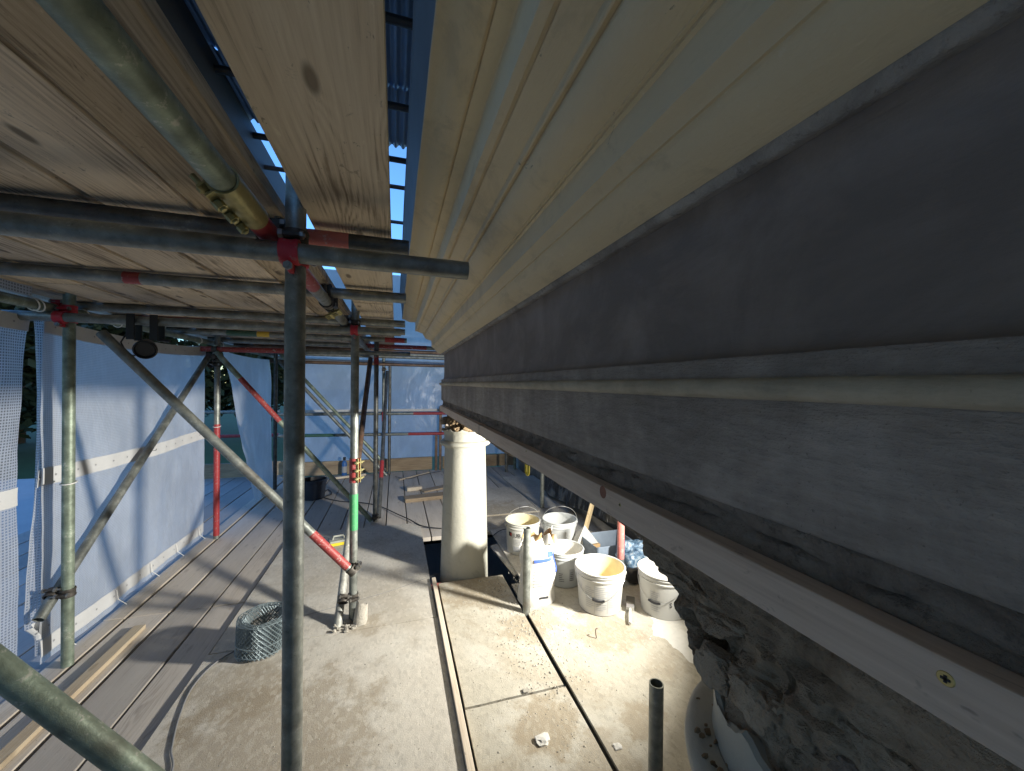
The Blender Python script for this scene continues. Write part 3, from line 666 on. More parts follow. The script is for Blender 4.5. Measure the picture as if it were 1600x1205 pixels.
# ================================================================== SCAFFOLD TUBES
RO, RI = .02415, .0202
def tube(name, p0, p1, label, mat='tube', bands=(), cat='scaffold tube', group=None, r=RO):
    p0, p1 = V(p0), V(p1); base = p0 if p0.z < p1.z else p1
    if not bands:
        m = MB(); m.hollow(p0, p1, r, r-.004); o = m.build(name, M[mat], origin=base, smooth=True); return tag(o, label, cat, group)
    t = thing(name, base, label, cat, group)
    m = MB(); m.hollow(p0, p1, r, r-.004); m.build('steel_tube', M[mat], parent=t, smooth=True)
    d = (p1-p0)
    for a, b, mt in bands:
        m = MB(); q0, q1 = p0+d*a, p0+d*b; m.hollow(q0, q1, r+.0006, r-.0005, depth=.001); m.build('paint_band', M[mt], parent=t, smooth=True)
    return t
def bolt(m, p, d, L, r=.006):
    d = V(d).normalized(); m.path([V(p), V(p)+d*L], r, 8)
def coupler(p, a1, a2, nrm, label, mat='couplerdark', gap=None, group=None, bolts=True, name='scaffold_coupler', scale=1.):
    """right-angle clip: tube 1 passes p along a1, tube 2 passes p + nrm * .0515 along a2"""
    p, a1, a2, nrm = V(p), V(a1).normalized(), V(a2).normalized(), V(nrm).normalized()
    t = thing(name, p, label, 'coupler', group)
    off = .0515 if gap is None else gap
    for k, (c, ax) in enumerate(((p, a1), (p+nrm*off, a2))):
        s1 = ax.cross(nrm).normalized(); s2 = nrm - ax*nrm.dot(ax); s2.normalize()
        m = MB(); prof = [(RO+.0006, -.021), (RO+.0060, -.021), (RO+.0075, -.014), (RO+.0055, -.008), (RO+.0055, .008), (RO+.0075, .014), (RO+.0060, .021), (RO+.0006, .021)]
        m.lathe(prof, 28, c, s1, s2, ax, close=True)
        bd = m.build('clip_band', M[mat], parent=t, smooth=True, angle=40)
        sgn = 1 if k == 0 else -1
        m = MB(); l0 = c+s1*(RO+.004)*1; m.bar(l0+s2*.012*sgn, l0+s2*.012*sgn+s1*.020, .030, .011, ax); m.bar(l0-s2*.010*sgn, l0-s2*.010*sgn+s1*.020, .026, .009, ax)
        m.build('lug', M[mat], parent=t, bevel=.002)
        if bolts:
            m = MB(); bp = c+s1*(RO+.015); bolt(m, bp-s2*.030*sgn, s2*sgn, .075, .0055)
            m.path([bp+s2*.020*sgn, bp+s2*.030*sgn], .0115, 6)
            m.path([bp-s2*.026*sgn, bp-s2*.019*sgn], .011, 6); m.build('bolt', M['bolt'] if mat != 'couplerbrass' else M['couplerbrass'], parent=t)
    m = MB(); mid = p+nrm*off*.5; m.chunk(mid, (.018, .018, .018), 3, 2, .2); m.build('centre_boss', M[mat], parent=t, smooth=True)
    return t
def sleeve(p, ax, side, label, mats=('redchip', 'couplerbrass'), L=.15):
    p, ax, side = V(p), V(ax).normalized(), V(side).normalized(); oth = ax.cross(side)
    t = thing('sleeve_coupler', p-ax*L/2, label, 'coupler')
    m = MB(); n = 30; vs = []; h = [-L/2, -L/2, L/2, L/2]; rr = [RO+.0005, RO+.0042, RO+.0042, RO+.0005]
    m.lathe([(rr[i], h[i]) for i in range(4)], 30, p, side, oth, ax, close=True); m.build('sleeve', M[mats[0]], parent=t, smooth=True, angle=40)
    m = MB()
    for s_ in (-1, 1): m.bar(p+side*(RO+.009)+oth*.010*s_-ax*L/2, p+side*(RO+.009)+oth*.010*s_+ax*L/2, .018, .004, oth)
    m.build('flange', M[mats[1]], parent=t, bevel=.001)
    for k in (-.33, 0, .33):
        m = MB(); q = p+side*(RO+.011)+ax*L*k; m.path([q-oth*.032, q+oth*.045], .0055, 8); m.path([q+oth*.013, q+oth*.023], .0115, 6); m.path([q-oth*.028, q-oth*.014], .010, 6)
        m.build('bolt', M[mats[1]], parent=t)
    return t

X1 = -.25
# standards
tube('scaffold_standard', (X1, 1.115, -.05), (X1, 1.115, 3.9), 'thick galvanised upright tube nearest the camera, left of centre', 'tube', cat='upright tube')
tube('scaffold_standard', (-.243, 2.575, .02), (-.243, 2.575, 3.9), 'upright tube with a green painted band and red sleeve joint', 'tube',
     bands=[(.165-.02, .203, 'green')], cat='upright tube')
sleeve((-.243, 2.575, .955), (0, 0, 1), (.8, -.6, 0), 'red chipped sleeve coupler with bolts above the green band')
tube('scaffold_standard', (-1.638, 2.60, .0), (-1.638, 2.60, 2.6), 'leftmost upright tube standing in front of the torn netting', 'tubegreen', cat='upright tube')
tube('scaffold_standard', (-1.625, 4.315, .0), (-1.625, 4.315, 2.6), 'upright tube with its lower half painted red, at the sheet edge', 'tube',
     bands=[(.012, .42, 'red')], cat='upright tube')
tube('scaffold_standard', (-1.60, 6.08, .0), (-1.60, 6.08, 2.6), 'dark slim upright tube at the far end of the hanging flap', 'tubedark', cat='upright tube')
tube('scaffold_standard', (-.20, 4.40, .0), (-.20, 4.40, 3.9), 'mid distance upright tube with a red clip at its top', 'tubedark', bands=[(.435, .465, 'red')], cat='upright tube')
tube('scaffold_standard', (-.185, 6.55, .0), (-.185, 6.55, 3.9), 'far upright tube with red and white chipped patches', 'tube', bands=[(.08, .12, 'redchip'), (.225, .265, 'red'), (.15, .175, 'pink')], cat='upright tube')
tube('scaffold_standard', (-.09, 6.62, .0), (-.09, 6.62, 1.80), 'dark far upright tube just right of the red patched one', 'tubedark', cat='upright tube')
tube('scaffold_standard', (1.70, 4.31, .0), (1.70, 4.31, 2.6), 'clean upright tube behind the buckets, under the entablature', 'tube', cat='upright tube')
tube('scaffold_standard', (1.82, 6.30, .0), (1.82, 6.30, 2.6), 'distant upright tube seen between column and batten', 'tubedark', cat='upright tube')
tube('scaffold_standard', (2.02, 6.45, .0), (2.02, 6.45, 2.6), 'greenish distant upright tube behind the yellow loop', 'tubegreen', cat='upright tube')
# puncheons standing out of the floor
tube('tube_stub', (.828, 2.36, .0), (.828, 2.36, .565), 'short open tube stub standing in front of the paper sack', 'tube', cat='tube stub')
tube('tube_stub', (.868, 1.115, -.06), (.868, 1.115, .475), 'nearest open tube stub at the bottom edge, beside the near column', 'tube', cat='tube stub')
t = tube('tube_stub', (1.60, 2.47, .0), (1.60, 2.47, .535), 'red and white tube stub rising behind the buckets', 'tube', bands=[(.42, .96, 'pink')], cat='tube stub')
tube('tube_stub', (.262, 2.935, -.035), (.345, 2.935, -.035), 'pink painted tube end poking out beside the column foot', 'pink', cat='tube stub')

# ledgers along the building
LZ = 1.868
tube('scaffold_ledger', (-.305, -1.6, LZ), (-.305, .93, LZ), 'mossy green tube running overhead from the top left corner', 'tubegreen', cat='ledger tube')
tube('scaffold_ledger', (-.305, .935, LZ), (-.305, 2.05, LZ), 'overhead tube with red painted ends passing the nearest upright', 'tube',
     bands=[(.055, .155, 'red'), (.27, .62, 'redchip')], cat='ledger tube')
tube('scaffold_ledger', (-.305, 2.06, LZ), (-.305, 6.8, LZ), 'overhead ledger tube running on to the far uprights', 'tube', cat='ledger tube')
tube('scaffold_ledger', (-1.69, -1.6, LZ), (-1.69, 6.8, LZ), 'overhead tube at far left that the sheeting is tied to', 'tubegreen', cat='ledger tube')
sleeve((-.305, .905, LZ), (0, 1, 0), (-.75, 0, -.66), 'brassy sleeve coupler with long bolts joining the overhead tube', ('couplerbrass', 'couplerbrass'), .17)
sleeve((-.305, 2.06, LZ), (0, 1, 0), (.5, 0, -.86), 'small dirty sleeve coupler on the overhead tube beyond the nearest upright', ('couplerdark', 'couplerbrass'), .12)
# transoms across, under the upper boards
TZ = 1.9185
tr = [(1.215, -2.2, .035, 'dark transom tube crossing just behind the nearest upright, pink to its right', 'tubedark', [(.877, .925, 'pink')]),
      (1.93, -2.2, .045, 'second transom tube overhead with a small red mark', 'tube', [(.515, .54, 'redchip')]),
      (2.78, -1.9, .06, 'third transom tube overhead, above the left upright', 'tube', []),
      (3.22, -1.9, .07, 'transom tube with a long red painted stretch', 'tube', [(.1, .32, 'redchip')]),
      (3.85, -1.9, .10, 'transom tube with green and yellow painted end', 'tube', [(.26, .37, 'darkgreen'), (.372, .42, 'yellowpaint'), (.9, .99, 'red')]),
      (4.55, -1.9, .9, 'transom tube overhead, in front of the mid distance upright', 'tube', [(.55, .8, 'redchip')]),
      (5.20, -1.9, 1.2, 'second transom tube from the far end, rusty', 'tuberust', []),
      (5.75, -1.9, 1.4, 'pale transom tube near the far end', 'tube', []),
      (6.35, -1.9, 1.6, 'last transom tube overhead at the far sheeting', 'tube', [])]
for y, a, b, lb, mt, bd in tr: tube('scaffold_transom', (a, y, TZ), (b, y, TZ-.004*(b-a)), lb, mt, bands=bd, cat='transom tube')
# lower cross tubes fixed to the uprights
QZ = 1.8195
tube('cross_tube', (-2.3, 1.062, QZ+.012), (.19, 1.062, QZ-.005), 'big cross tube in front of the nearest upright, its open end near the cornice', 'tube', cat='cross tube')
tube('cross_tube', (-1.86, 2.548, QZ), (.03, 2.523, QZ), 'cross tube carrying the black lamp, from left upright to green banded one', 'tube', cat='cross tube')
tube('cross_tube', (-1.85, 4.262, QZ-.02), (.15, 4.35, QZ), 'cross tube with red painted left half above the hanging flap', 'tube', bands=[(.05, .45, 'redchip')], cat='cross tube')
tube('cross_tube', (-1.85, 6.10, QZ-.03), (1.6, 6.50, QZ-.03), 'far cross tube above the far sheeting', 'tuberust', cat='cross tube')
# guard rails at the far end
tube('guard_rail', (-1.7, 6.60, 1.005), (.95, 6.60, .992), 'upper far guard rail tube with red right end', 'tube', bands=[(.75, .995, 'red')], cat='guard rail')
tube('guard_rail', (-1.7, 6.60, .678), (.95, 6.60, .648), 'lower far guard rail tube with red right end', 'tube', bands=[(.12, .3, 'darkgreen'), (.72, .995, 'red')], cat='guard rail')
tube('guard_rail', (-3.4, 6.9, 1.03), (-1.75, 6.9, 1.03), 'upper guard rail outside, seen through the sheeting gap', 'tube', cat='guard rail')
tube('guard_rail', (-3.4, 6.9, .66), (-1.75, 6.9, .66), 'lower guard rail outside, seen through the sheeting gap', 'tube', bands=[(.5, .99, 'red')], cat='guard rail')
# braces
tube('brace_tube', (-.19, 1.005, .27), (-1.75, 1.005, 2.17), 'large blurred brace tube across the bottom left corner', 'tubegreen', cat='brace tube')
tube('brace_tube', PY(553, 896, 2.505), PY(158, 520, 2.500), 'diagonal brace from the left upright to the green banded upright', 'tube',
     bands=[(.03, .19, 'redchip')], cat='brace tube')
tube('brace_tube', PX(60, 969, -1.69), PX(327, 555, -1.69), 'diagonal brace in front of the main white sheet', 'tube', cat='brace tube')
tube('brace_tube', (-.235, 4.345, .03), (-1.61, 4.245, 1.775), 'diagonal brace with a red upper stretch by the hanging flap', 'tubegreen', bands=[(.62, .86, 'redchip')], cat='brace tube')
tube('brace_tube', (-.20, 6.02, .36), (-1.56, 6.02, 1.92), 'upper of two far diagonal braces before the blue sheeting', 'tubegreen', cat='brace tube')
tube('brace_tube', (-.12, 6.12, .10), (-1.58, 6.12, 1.80), 'lower of two far diagonal braces before the blue sheeting', 'tube', cat='brace tube')
tube('brace_tube', (-.325, 2.515, .0), (-.262, 4.42, 1.76), 'rusty brown brace leaning behind the green banded upright', 'tuberust', bands=[(.0, .40, 'tubepale')], cat='brace tube')
tube('brace_tube', (-.165, 4.455, .02), (-.13, 6.5, 1.68), 'dark brace with red patch leaning behind the mid distance upright', 'tubedark', bands=[(.2, .3, 'red')], cat='brace tube')

# couplers
coupler((-.25, 1.115, QZ), (0, 0, 1), (1, 0, 0), (0, -1, 0), 'red clip holding the big cross tube to the nearest upright', 'couplerred', .053)
coupler((-.25, 1.115, LZ), (0, 0, 1), (0, 1, 0), (-1, 0, 0), 'dark clip joining overhead ledger to the nearest upright', 'couplerdark', .055)
coupler((-.305, 1.215, LZ), (0, 1, 0), (1, 0, 0), (0, 0, 1), 'dark clip under the first transom, behind the nearest upright', 'couplerdark')
coupler((-.243, 2.575, QZ), (0, 0, 1), (1, 0, 0), (0, -1, 0), 'bright red clip at the top of the green banded upright', 'couplerred')
coupler((-.243, 2.575, LZ), (0, 0, 1), (0, 1, 0), (-1, 0, 0), 'dirty clip joining the ledger above the green banded upright', 'couplerdark', .06)
coupler((-.243, 2.575, .36), (0, 0, 1), (-.63, 0, .77), (0, -1, 0), 'mortar crusted clip where the brace meets the green banded upright', 'couplerdark', .07)
coupler((-.243, 2.575, .165), (0, 0, 1), (.03, .74, .67), (-.9, -.3, 0), 'crusted swivel clip near the foot of the green banded upright', 'couplerdark', .058)
coupler((-1.638, 2.60, QZ), (0, 0, 1), (1, 0, 0), (0, -1, 0), 'red clip at the top of the leftmost upright', 'couplerred', .053)
coupler((-1.638, 2.60, LZ), (0, 0, 1), (0, 1, 0), (-1, 0, 0), 'red strap clip on the sheeting tube above the leftmost upright', 'couplerred', .052)
coupler((-1.638, 2.60, .385), (0, 0, 1), (0, .78, .63), (-1, 0, 0), 'dark swivel clip low on the leftmost upright', 'couplerdark', .06)
coupler((-1.625, 4.315, QZ-.02), (0, 0, 1), (1, 0, 0), (0, -1, 0), 'dark clip at the top of the red painted upright', 'couplerdark', .053)
coupler((-1.625, 4.315, 1.73), (0, 0, 1), (-.62, -.05, .78), (0, -1, 0), 'dark clip joining the red striped brace to its upright', 'couplerdark', .065)
coupler((-1.625, 4.315, 1.66), (0, 0, 1), (0, .78, .63), (-1, 0, 0), 'dark clip on the upper end of the sheet side brace', 'couplerdark', .05)
coupler((-.20, 4.40, QZ), (0, 0, 1), (1, 0, 0), (0, -1, 0), 'dark clip at the top of the mid distance upright', 'couplerdark')
coupler((-.20, 4.40, .06), (0, 0, 1), (-.62, 0, .78), (0, -1, 0), 'dark clip at the foot of the mid distance upright', 'couplerdark', .055)
coupler((-.185, 6.55, 1.72), (0, 0, 1), (1, 0, 0), (0, -1, 0), 'dark clip high on the red patched far upright', 'couplerdark')
coupler((-.185, 6.55, .10), (0, 0, 1), (-.62, 0, .78), (0, -1, 0), 'dark clip low on the red patched far upright', 'couplerdark')
coupler((-.305, 1.93, LZ), (0, 1, 0), (1, 0, 0), (0, 0, 1), 'dark clip under the second transom', 'couplerdark')
coupler((-.305, 2.78, LZ), (0, 1, 0), (1, 0, 0), (0, 0, 1), 'dark clip under the third transom', 'couplerdark')

# ================================================================== SHEETING
def sheet(name, fn, nu, nv, mat, label, su, sv_, cat='sheeting'):
    m = MB(); m.grid(fn, nu, nv, lambda a, b: (a*su, b*sv_)); o = m.build(name, M[mat], smooth=True, angle=180)
    tag(o, label, cat); return o
def band(parent, fn, t0, t1, nu, off, mat='hem', name='hem_band', s0=0., s1=1.):
    m = MB(); m.grid(lambda a, b: fn(s0+(s1-s0)*a, t0+(t1-t0)*b)+V(off), nu, 4); o = m.build(name, M[mat], parent=parent, smooth=True, angle=180)
    for k in range(int(nu/4)):
        p = fn(s0+(s1-s0)*(k+.5)/int(nu/4), (t0+t1)/2)+V(off)*1.6
        mm = MB(); d = V(off).normalized(); mm.disc(p, .006, 10, d); mm.build('eyelet', M['printgrey'], parent=o)
    return o
def lerp_tab(tab, t):
    for (a, x), (b, y) in zip(tab, tab[1:]):
        if a <= t <= b: return x+(y-x)*(t-a)/(b-a)
    return tab[-1][1] if t > tab[-1][0] else tab[0][1]
# main white sheet
def f_main(a, b):
    y = 2.60+a*1.765; z = .025+b*1.80; sag = .02*math.sin(math.pi*a)
    z2 = z-(.035*math.sin(math.pi*a)*b)
    x = -1.748+.014*fr((y*1.6, z*1.1, 3), 1, 3)+.007*math.sin(y*7+z*1.5)*(.4+.6*b)+.010*fr((y*6, z*2.2, 8), 1, 3)
    if b < .12 and a < .5: x += .05*(1-b/.12)*math.sin(a*9)*.3
    return V((x, y, z2))
sm = sheet('scaffold_sheet', f_main, 60, 60, 'sheet', 'big white reinforced sheet behind the crossing braces at left', 1.765, 1.8)
band(sm, f_main, .515, .565, 50, (.004, 0, 0)); band(sm, f_main, .02, .068, 50, (.004, 0, 0)); band(sm, f_main, .955, 1.0, 50, (.004, 0, 0))
for a in (.07, .3, .52, .72, .93):
    p = f_main(a, .045); m = MB(); m.path([p+V((.012, 0, .03)), p+V((.02, 0, -.03)), p+V((.06, .01, -.075))], .0022, 6); tag(m.build('cable_tie', M['tie']), 'white tie at the foot of the main white sheet', 'cable tie', 'ties along the sheet foot')
# netting strip wrapped by the leftmost upright
Lt = [(.0, PX(52, 1062, -1.775).y), (.06, PX(50, 1010, -1.775).y), (.10, PX(34, 968, -1.775).y), (.14, PX(32, 930, -1.775).y), (.26, PX(38, 860, -1.775).y), (.42, PX(48, 780, -1.775).y), (.58, PX(55, 700, -1.775).y), (.78, PX(57, 600, -1.775).y), (.95, PX(54, 524, -1.775).y), (1, PX(50, 515, -1.775).y)]
def f_strip(a, b):
    z = .07+b*1.745; y0 = lerp_tab(Lt, b); y1 = 2.68; y = y0+(y1-y0)*a
    x = -1.775+.018*math.sin(a*11+z*1.3)*(.5+.5*(1-b))+.01*fr((y*9, z*2, 1), 1, 3)+.03*a*0
    return V((x, y, z))
ss = sheet('debris_net', f_strip, 30, 60, 'net', 'narrow torn strip of woven netting beside the leftmost upright', .24, 1.745, 'netting')
band(ss, f_strip, .50, .55, 24, (.005, 0, 0)); band(ss, f_strip, .05, .10, 24, (.005, 0, 0))
# netting curtain at the left frame edge
Rt = [(0, PX(18, 1065, -1.785).y), (.25, PX(19, 905, -1.785).y), (.5, PX(17, 780, -1.785).y), (.62, PX(22, 700, -1.785).y), (.8, PX(36, 600, -1.785).y), (.93, PX(44, 540, -1.785).y), (1, PX(50, 512, -1.785).y)]
def f_cur(a, b):
    z = .05+b*1.775; y1 = lerp_tab(Rt, b); y = -1.4+(y1+1.4)*a
    x = -1.785+.022*math.sin(y*13+z*1.1)*(1-.6*b)+.014*fr((y*5, z*1.4, 5), 1, 3)
    return V((x, y, z))
sl = sheet('debris_net', f_cur, 110, 50, 'net', 'woven white netting curtain at the left picture edge', 3.9, 1.775, 'netting')
band(sl, f_cur, .955, 1.0, 90, (.005, 0, 0)); band(sl, f_cur, .47, .52, 90, (.005, 0, 0))
# hanging flap
Fl_ = [(0, PX(396, 772, -1.665).y), (.18, PX(388, 760, -1.665).y), (.5, PX(372, 690, -1.665).y), (.75, PX(360, 632, -1.665).y), (1, PX(345, 562, -1.665).y)]
def f_flap(a, b):
    z = .04+b*1.77-.02*math.sin(a*3); y0 = lerp_tab(Fl_, b); y = y0+(6.12-y0)*a
    x = -1.665+.03*math.sin(a*8+b*2)*(1-b*.6)+.02*fr((y*3, z*1.5, 9), 1, 3)
    return V((x, y, z))
sheet('scaffold_sheet', f_flap, 40, 40, 'sheet', 'loose triangular sheet flap hanging beyond the red painted upright', 1.7, 1.77)
# far sheeting
def f_far(a, b):
    x = -1.68+a*3.8; z = .215+b*1.665
    y = 6.86+.035*fr((x*1.3, z*.8, 2), 1, 3)+.02*math.sin(x*4+z*2.6)+.012*fr((x*7-z*2.4, z*3.0, 4), 1, 3)
    return V((x, y, z))
sf = sheet('scaffold_sheet', f_far, 90, 46, 'farsheet', 'shiny blue tinted sheet closing the far end of the scaffold', 3.8, 1.63)
band(sf, f_far, .475, .505, 60, (0, -.006, 0)); band(sf, f_far, .965, 1, 60, (0, -.006, 0))
# small net label piece and ties on the sheeting tube
m = MB(); m.grid(lambda a, b: V((-1.665+.004*math.sin(a*7), 2.15+.27*a, 1.905+.05*b-.01*a)), 10, 3, lambda a, b: (a*.27, b*.05)); tag(m.build('net_scrap', M['net']), 'small white net scrap tied over the overhead tube at far left', 'netting')
def ring(p, ax, r, label, n=26, wr=.0032):
    p, ax = V(p), V(ax).normalized(); ref = V((0, 0, 1)); s1 = ax.cross(ref).normalized(); s2 = ax.cross(s1)
    pts = [p+(s1*math.cos(2*math.pi*k/n)*r+s2*math.sin(2*math.pi*k/n)*r*1.05)+ax*.008*math.sin(2*math.pi*k/n) for k in range(n)]
    m = MB(); m.path(pts, wr, 7, True); return tag(m.build('cable_tie', M['tie'], smooth=True), label, 'cable tie', 'ties on the sheeting tube')
for y, lb in ((2.10, 'white tie loop round the overhead tube at the left edge'), (2.125, 'white tie loop doubled beside the left edge one'),
              (2.46, 'white tie loop round the overhead tube left of the red strap clip'), (2.49, 'second white tie loop left of the red strap clip'), (2.78, 'white tie loop right of the red strap clip'),
              (3.05, 'pale tie loop on the tube behind the black lamp'), (4.10, 'pale tie loop left of the red painted upright'), (4.45, 'pale tie loop right of the red painted upright'), (4.55, 'second pale tie loop right of the red painted upright')):
    ring((-1.69, y, LZ), (.15, 1, .1), .030, lb)
ring((-1.638, 2.60, .96), (0, .15, 1), .029, 'white tie round the leftmost upright at the sheet band')
ring(PX(237, 701, -1.69), PX(327, 555, -1.69)-PX(60, 969, -1.69), .029, 'white tie round the brace at the sheet band')
ring((-1.625, 4.315, 1.07), (0, .1, 1), .029, 'white tie round the red painted upright at its paint line')

# sheeting added above, below and at the near end to block sky light
def skyblock_sheet(fn, nu, nv, label, su, sv_, mat='sheet'): return sheet('scaffold_sheet', fn, nu, nv, mat, label, su, sv_)
skyblock_sheet(lambda a, b: V((-1.80+.02*fr((a*16, b*3, 1), 1, 3), -1.5+8.4*a, 1.885+b*2.0)), 90, 10, 'sheeting added for the lift above, blocking sky over the left tubes', 8.4, 1.1)  # added, and carried up near the roof so the cornice fascia stays dark
skyblock_sheet(lambda a, b: V((-1.8+4.0*a, 6.93+.02*fr((a*9, b*3, 1), 1, 3), 1.86+b*1.5)), 60, 10, 'sheeting added for the lift above, blocking sky at the far end', 4, 1, 'farsheet')  # added to shut out the strip of sky above the far sheet
for lb, fn in (('dark sheeting added below the deck to block sky light, left side', lambda a, b: V((-1.85, -1.6+8.6*a, -3.9+3.82*b))), ('dark sheeting added below the deck to block sky light, far end', lambda a, b: V((-1.85+4.05*a, 6.95, -3.9+3.82*b))), ('dark sheeting added below the deck to block sky light, near end', lambda a, b: V((-1.85+4.05*a, -1.65, -3.9+3.82*b)))):
    m = MB(); m.grid(fn, 20, 8); tag(m.build('scaffold_sheet', M['darknet']), lb, 'sheeting')  # added under the deck so the opening and floor gaps stay dark
skyblock_sheet(lambda a, b: V((-1.8+4.0*a, -1.70+.03*fr((a*9, b*3, 1), 1, 3), .02+b*2.6)), 50, 30, 'unseen white sheet added at the near end to block sky light', 4, 2.6)  # unseen sheet added behind the camera to cut blue sky light
# toe boards
m = MB(); m.box((-1.66, 6.79, .004), (.62, 6.828, .222)); tag(m.build('toe_board', M['timberx'], bevel=.003), 'long wooden toe board under the far sheeting', 'toe board')
m = MB(); m.box((.80, 6.79, .004), (2.15, 6.828, .215)); tag(m.build('toe_board', M['timberx'], bevel=.003), 'short wooden toe board at far end right of the column', 'toe board')
m = MB(); m.box((-3.5, 6.98, .0), (-1.72, 7.018, .225)); tag(m.build('toe_board', M['timberx'], bevel=.003), 'toe board outside, seen through the sheeting gap', 'toe board')
for i, xx in enumerate((.66, .73)):
    m = MB(); m.box((xx, 6.72, .002), (xx+.045, 6.77, 1.1 if i else .6)); tag(m.build('timber_post', M['tuberust'], bevel=.003), ('thin dark post at the far toe board gap, left one', 'taller thin dark post at the far toe board gap, right one')[i], 'post')

# ================================================================== ROOF OVER THE SCAFFOLD
rf = thing('temporary_roof', (.5, 2, 3.9), 'dark blue corrugated temporary roof high above the cornice', 'roof')
for i in range(7):
    y0 = -1.6+i*.84; y1 = y0+.90
    def fcor(a, b, y0=y0, y1=y1, i=i):
        x = -1.42+a*3.9; return V((x, y0+(y1-y0)*b, 4.02+.012*i*0+.018*math.sin(x*2*math.pi/.076)+.03*b))
    m = MB(); m.grid(fcor, 420, 1); m.build('corrugated_sheet', M['roofsheet'], parent=rf, smooth=True, angle=180)
for i in range(8):
    y = -1.5+i*.84; m = MB(); m.path([(-2.0, y, 3.93), (2.5, y, 3.93)], .03, 10); m.build('purlin', M['roofbeam'], parent=rf, smooth=True)
for i, y in enumerate((4.72, 5.75)):
    m = MB(); m.path([(-2.0, y, 3.80), (2.5, y, 3.80)], .024, 10); m.build('purlin', M['roofbeam'], parent=rf, smooth=True)
m = MB(); m.box((-1.46, -1.6, 3.72), (-1.36, 6.6, 4.02)); m.build('edge_beam', M['roofbeam'], parent=rf, bevel=.004)
m = MB(); m.box((.10, 4.3, 3.2), (.16, 4.4, 3.95)); m.build('hanger', M['roofbeam'], parent=rf)
m = MB(); m.grid(lambda a, b: V((-1.70+.22*a+.03*math.sin(b*9), .6+3.6*b, 3.86+.08*math.sin(a*3+b*12)-.1*a)), 6, 40, lambda a, b: (a*.3, b*3.6)); m.build('roof_film', M['film'], parent=rf, smooth=True)

# ================================================================== WORK LAMP (throws the light; it stands hidden behind the entablature)
LP = V((1.98, 1.36, 1.13))
wl = thing('work_lamp', (1.98, 1.36, .018), 'tripod work lamp standing behind the entablature, lighting the floor', 'work lamp')
aim = (V((-.15, 3.15, .80))-LP).normalized(); sd = aim.cross(V((0, 0, 1))).normalized(); ua = sd.cross(aim)
m = MB(); m.bar(LP-aim*.09, LP-aim*.012, .24, .17, ua); m.build('housing', M['blackplastic'], parent=wl, bevel=.008)
m = MB(); m.path([LP-aim*.05-ua*.10, V((1.98, 1.36, .4)), V((1.98, 1.36, .3))], .012, 10); m.build('pole', M['yellowpaint'], parent=wl)
for k in range(3):
    a = k*2.094+.5; m = MB(); m.path([(1.98, 1.36, .5), (1.98+.17*math.cos(a), 1.36+.26*math.sin(a), .025)], .009, 8); m.build('leg', M['yellowpaint'], parent=wl)
ld = bpy.data.lights.new('work_lamp_light', 'AREA'); ld.shape = 'RECTANGLE'; ld.size = .16; ld.size_y = .10; ld.spread = R(114); ld.energy = LAMP_POWER; ld.color = (1.0, .965, .88)
lo = bpy.data.objects.new('work_lamp_light', ld); COL.objects.link(lo); lo.location = LP; lo.rotation_euler = aim.to_track_quat('-Z', 'Y').to_euler()

# black polythene along the wall
def f_poly(a, b):
    y = 2.35+2.7*a; zb = .12+.10*math.sin(a*5+.6)+.06*a; z = zb+(1.5-zb)*b
    x = 2.06+.05*fr((y*3, z*1.3, 1), 1, 4)+.03*math.sin(y*9+z*2)-.12*(1-b)**3
    return V((x, y, z))
m = MB(); m.grid(f_poly, 90, 50); tag(m.build('black_polythene', M['blackpoly'], smooth=True, angle=180), 'crumpled black polythene hanging along the house wall behind the buckets', 'polythene')

# ================================================================== LOOSE THINGS
# long strips of timber
m = MB(); m.box((.272, -1.0, .004), (.300, 2.93, .040)); tag(m.build('timber_strip', M['newtimber'], bevel=.002), 'long pale timber strip along the plywood edge, running to the column', 'timber strip')
m = MB(); m.box((-1.492, -.6, .001), (-1.435, 2.86, .026)); tag(m.build('timber_length', M['newtimber'], bevel=.002), 'loose timber length lying on the left floor boards', 'timber')
# coil of brick reinforcement mesh
cc = V((-.700, 2.445, .02))
cm = thing('wire_mesh_coil', cc, 'upright coil of galvanised wire mesh on the plywood', 'wire mesh coil')
def coilpart(name, r, h, z0, nseg, nz, lean, wire, spiral=.0):
    m = MB()
    def P(i, j):
        a = 2*math.pi*((i+.5*(j % 2))/nseg); z = z0+h*j/nz; rr = r+spiral*(i/nseg)+.004*math.sin(5*a+z*20)
        return cc+V((rr*math.cos(a)+lean*z, rr*math.sin(a), z))
    for j in range(nz):
        for i in range(nseg):
            k0 = 0 if j % 2 == 0 else 1
            m.path([P(i, j), P(i+k0, j+1)], wire, 4, cap=False); m.path([P(i+k0, j+1), P(i+1, j)] if k0 == 0 else [P(i, j), P(i, j+1)], wire, 4, cap=False)
    m.build(name, M['galvmesh'], parent=cm)
for k, r in enumerate((.124, .114, .103, .090)): coilpart('mesh_layer', r, .175, .004, 36, 14, .06, .0017, .0)
for k in range(7): 
    rr = .094+.005*k; m = MB(); m.path([cc+V(((rr+.002*math.sin(9*q+k))*math.cos(q)+.0105, (rr+.002*math.sin(9*q+k))*math.sin(q), .178+.004*math.sin(5*q+k*2))) for q in [2*math.pi*i/44 for i in range(44)]], .0016, 5, True); m.build('coil_turn', M['galvmesh'], parent=cm, smooth=True)
for k in range(3):
    m = MB(); rr = .128; m.path([cc+V(((rr+.003*math.sin(7*a))*math.cos(a)+.06*z, (rr+.003*math.sin(7*a))*math.sin(a), z)) for a, z in [(2*math.pi*i/40, (.02, .085+.02*math.sin(2*math.pi*i/40), .178)[k]) for i in range(40)]], .0028, 6, True)
    m.build('selvedge_wire', M['galvmesh'], parent=cm, smooth=True)
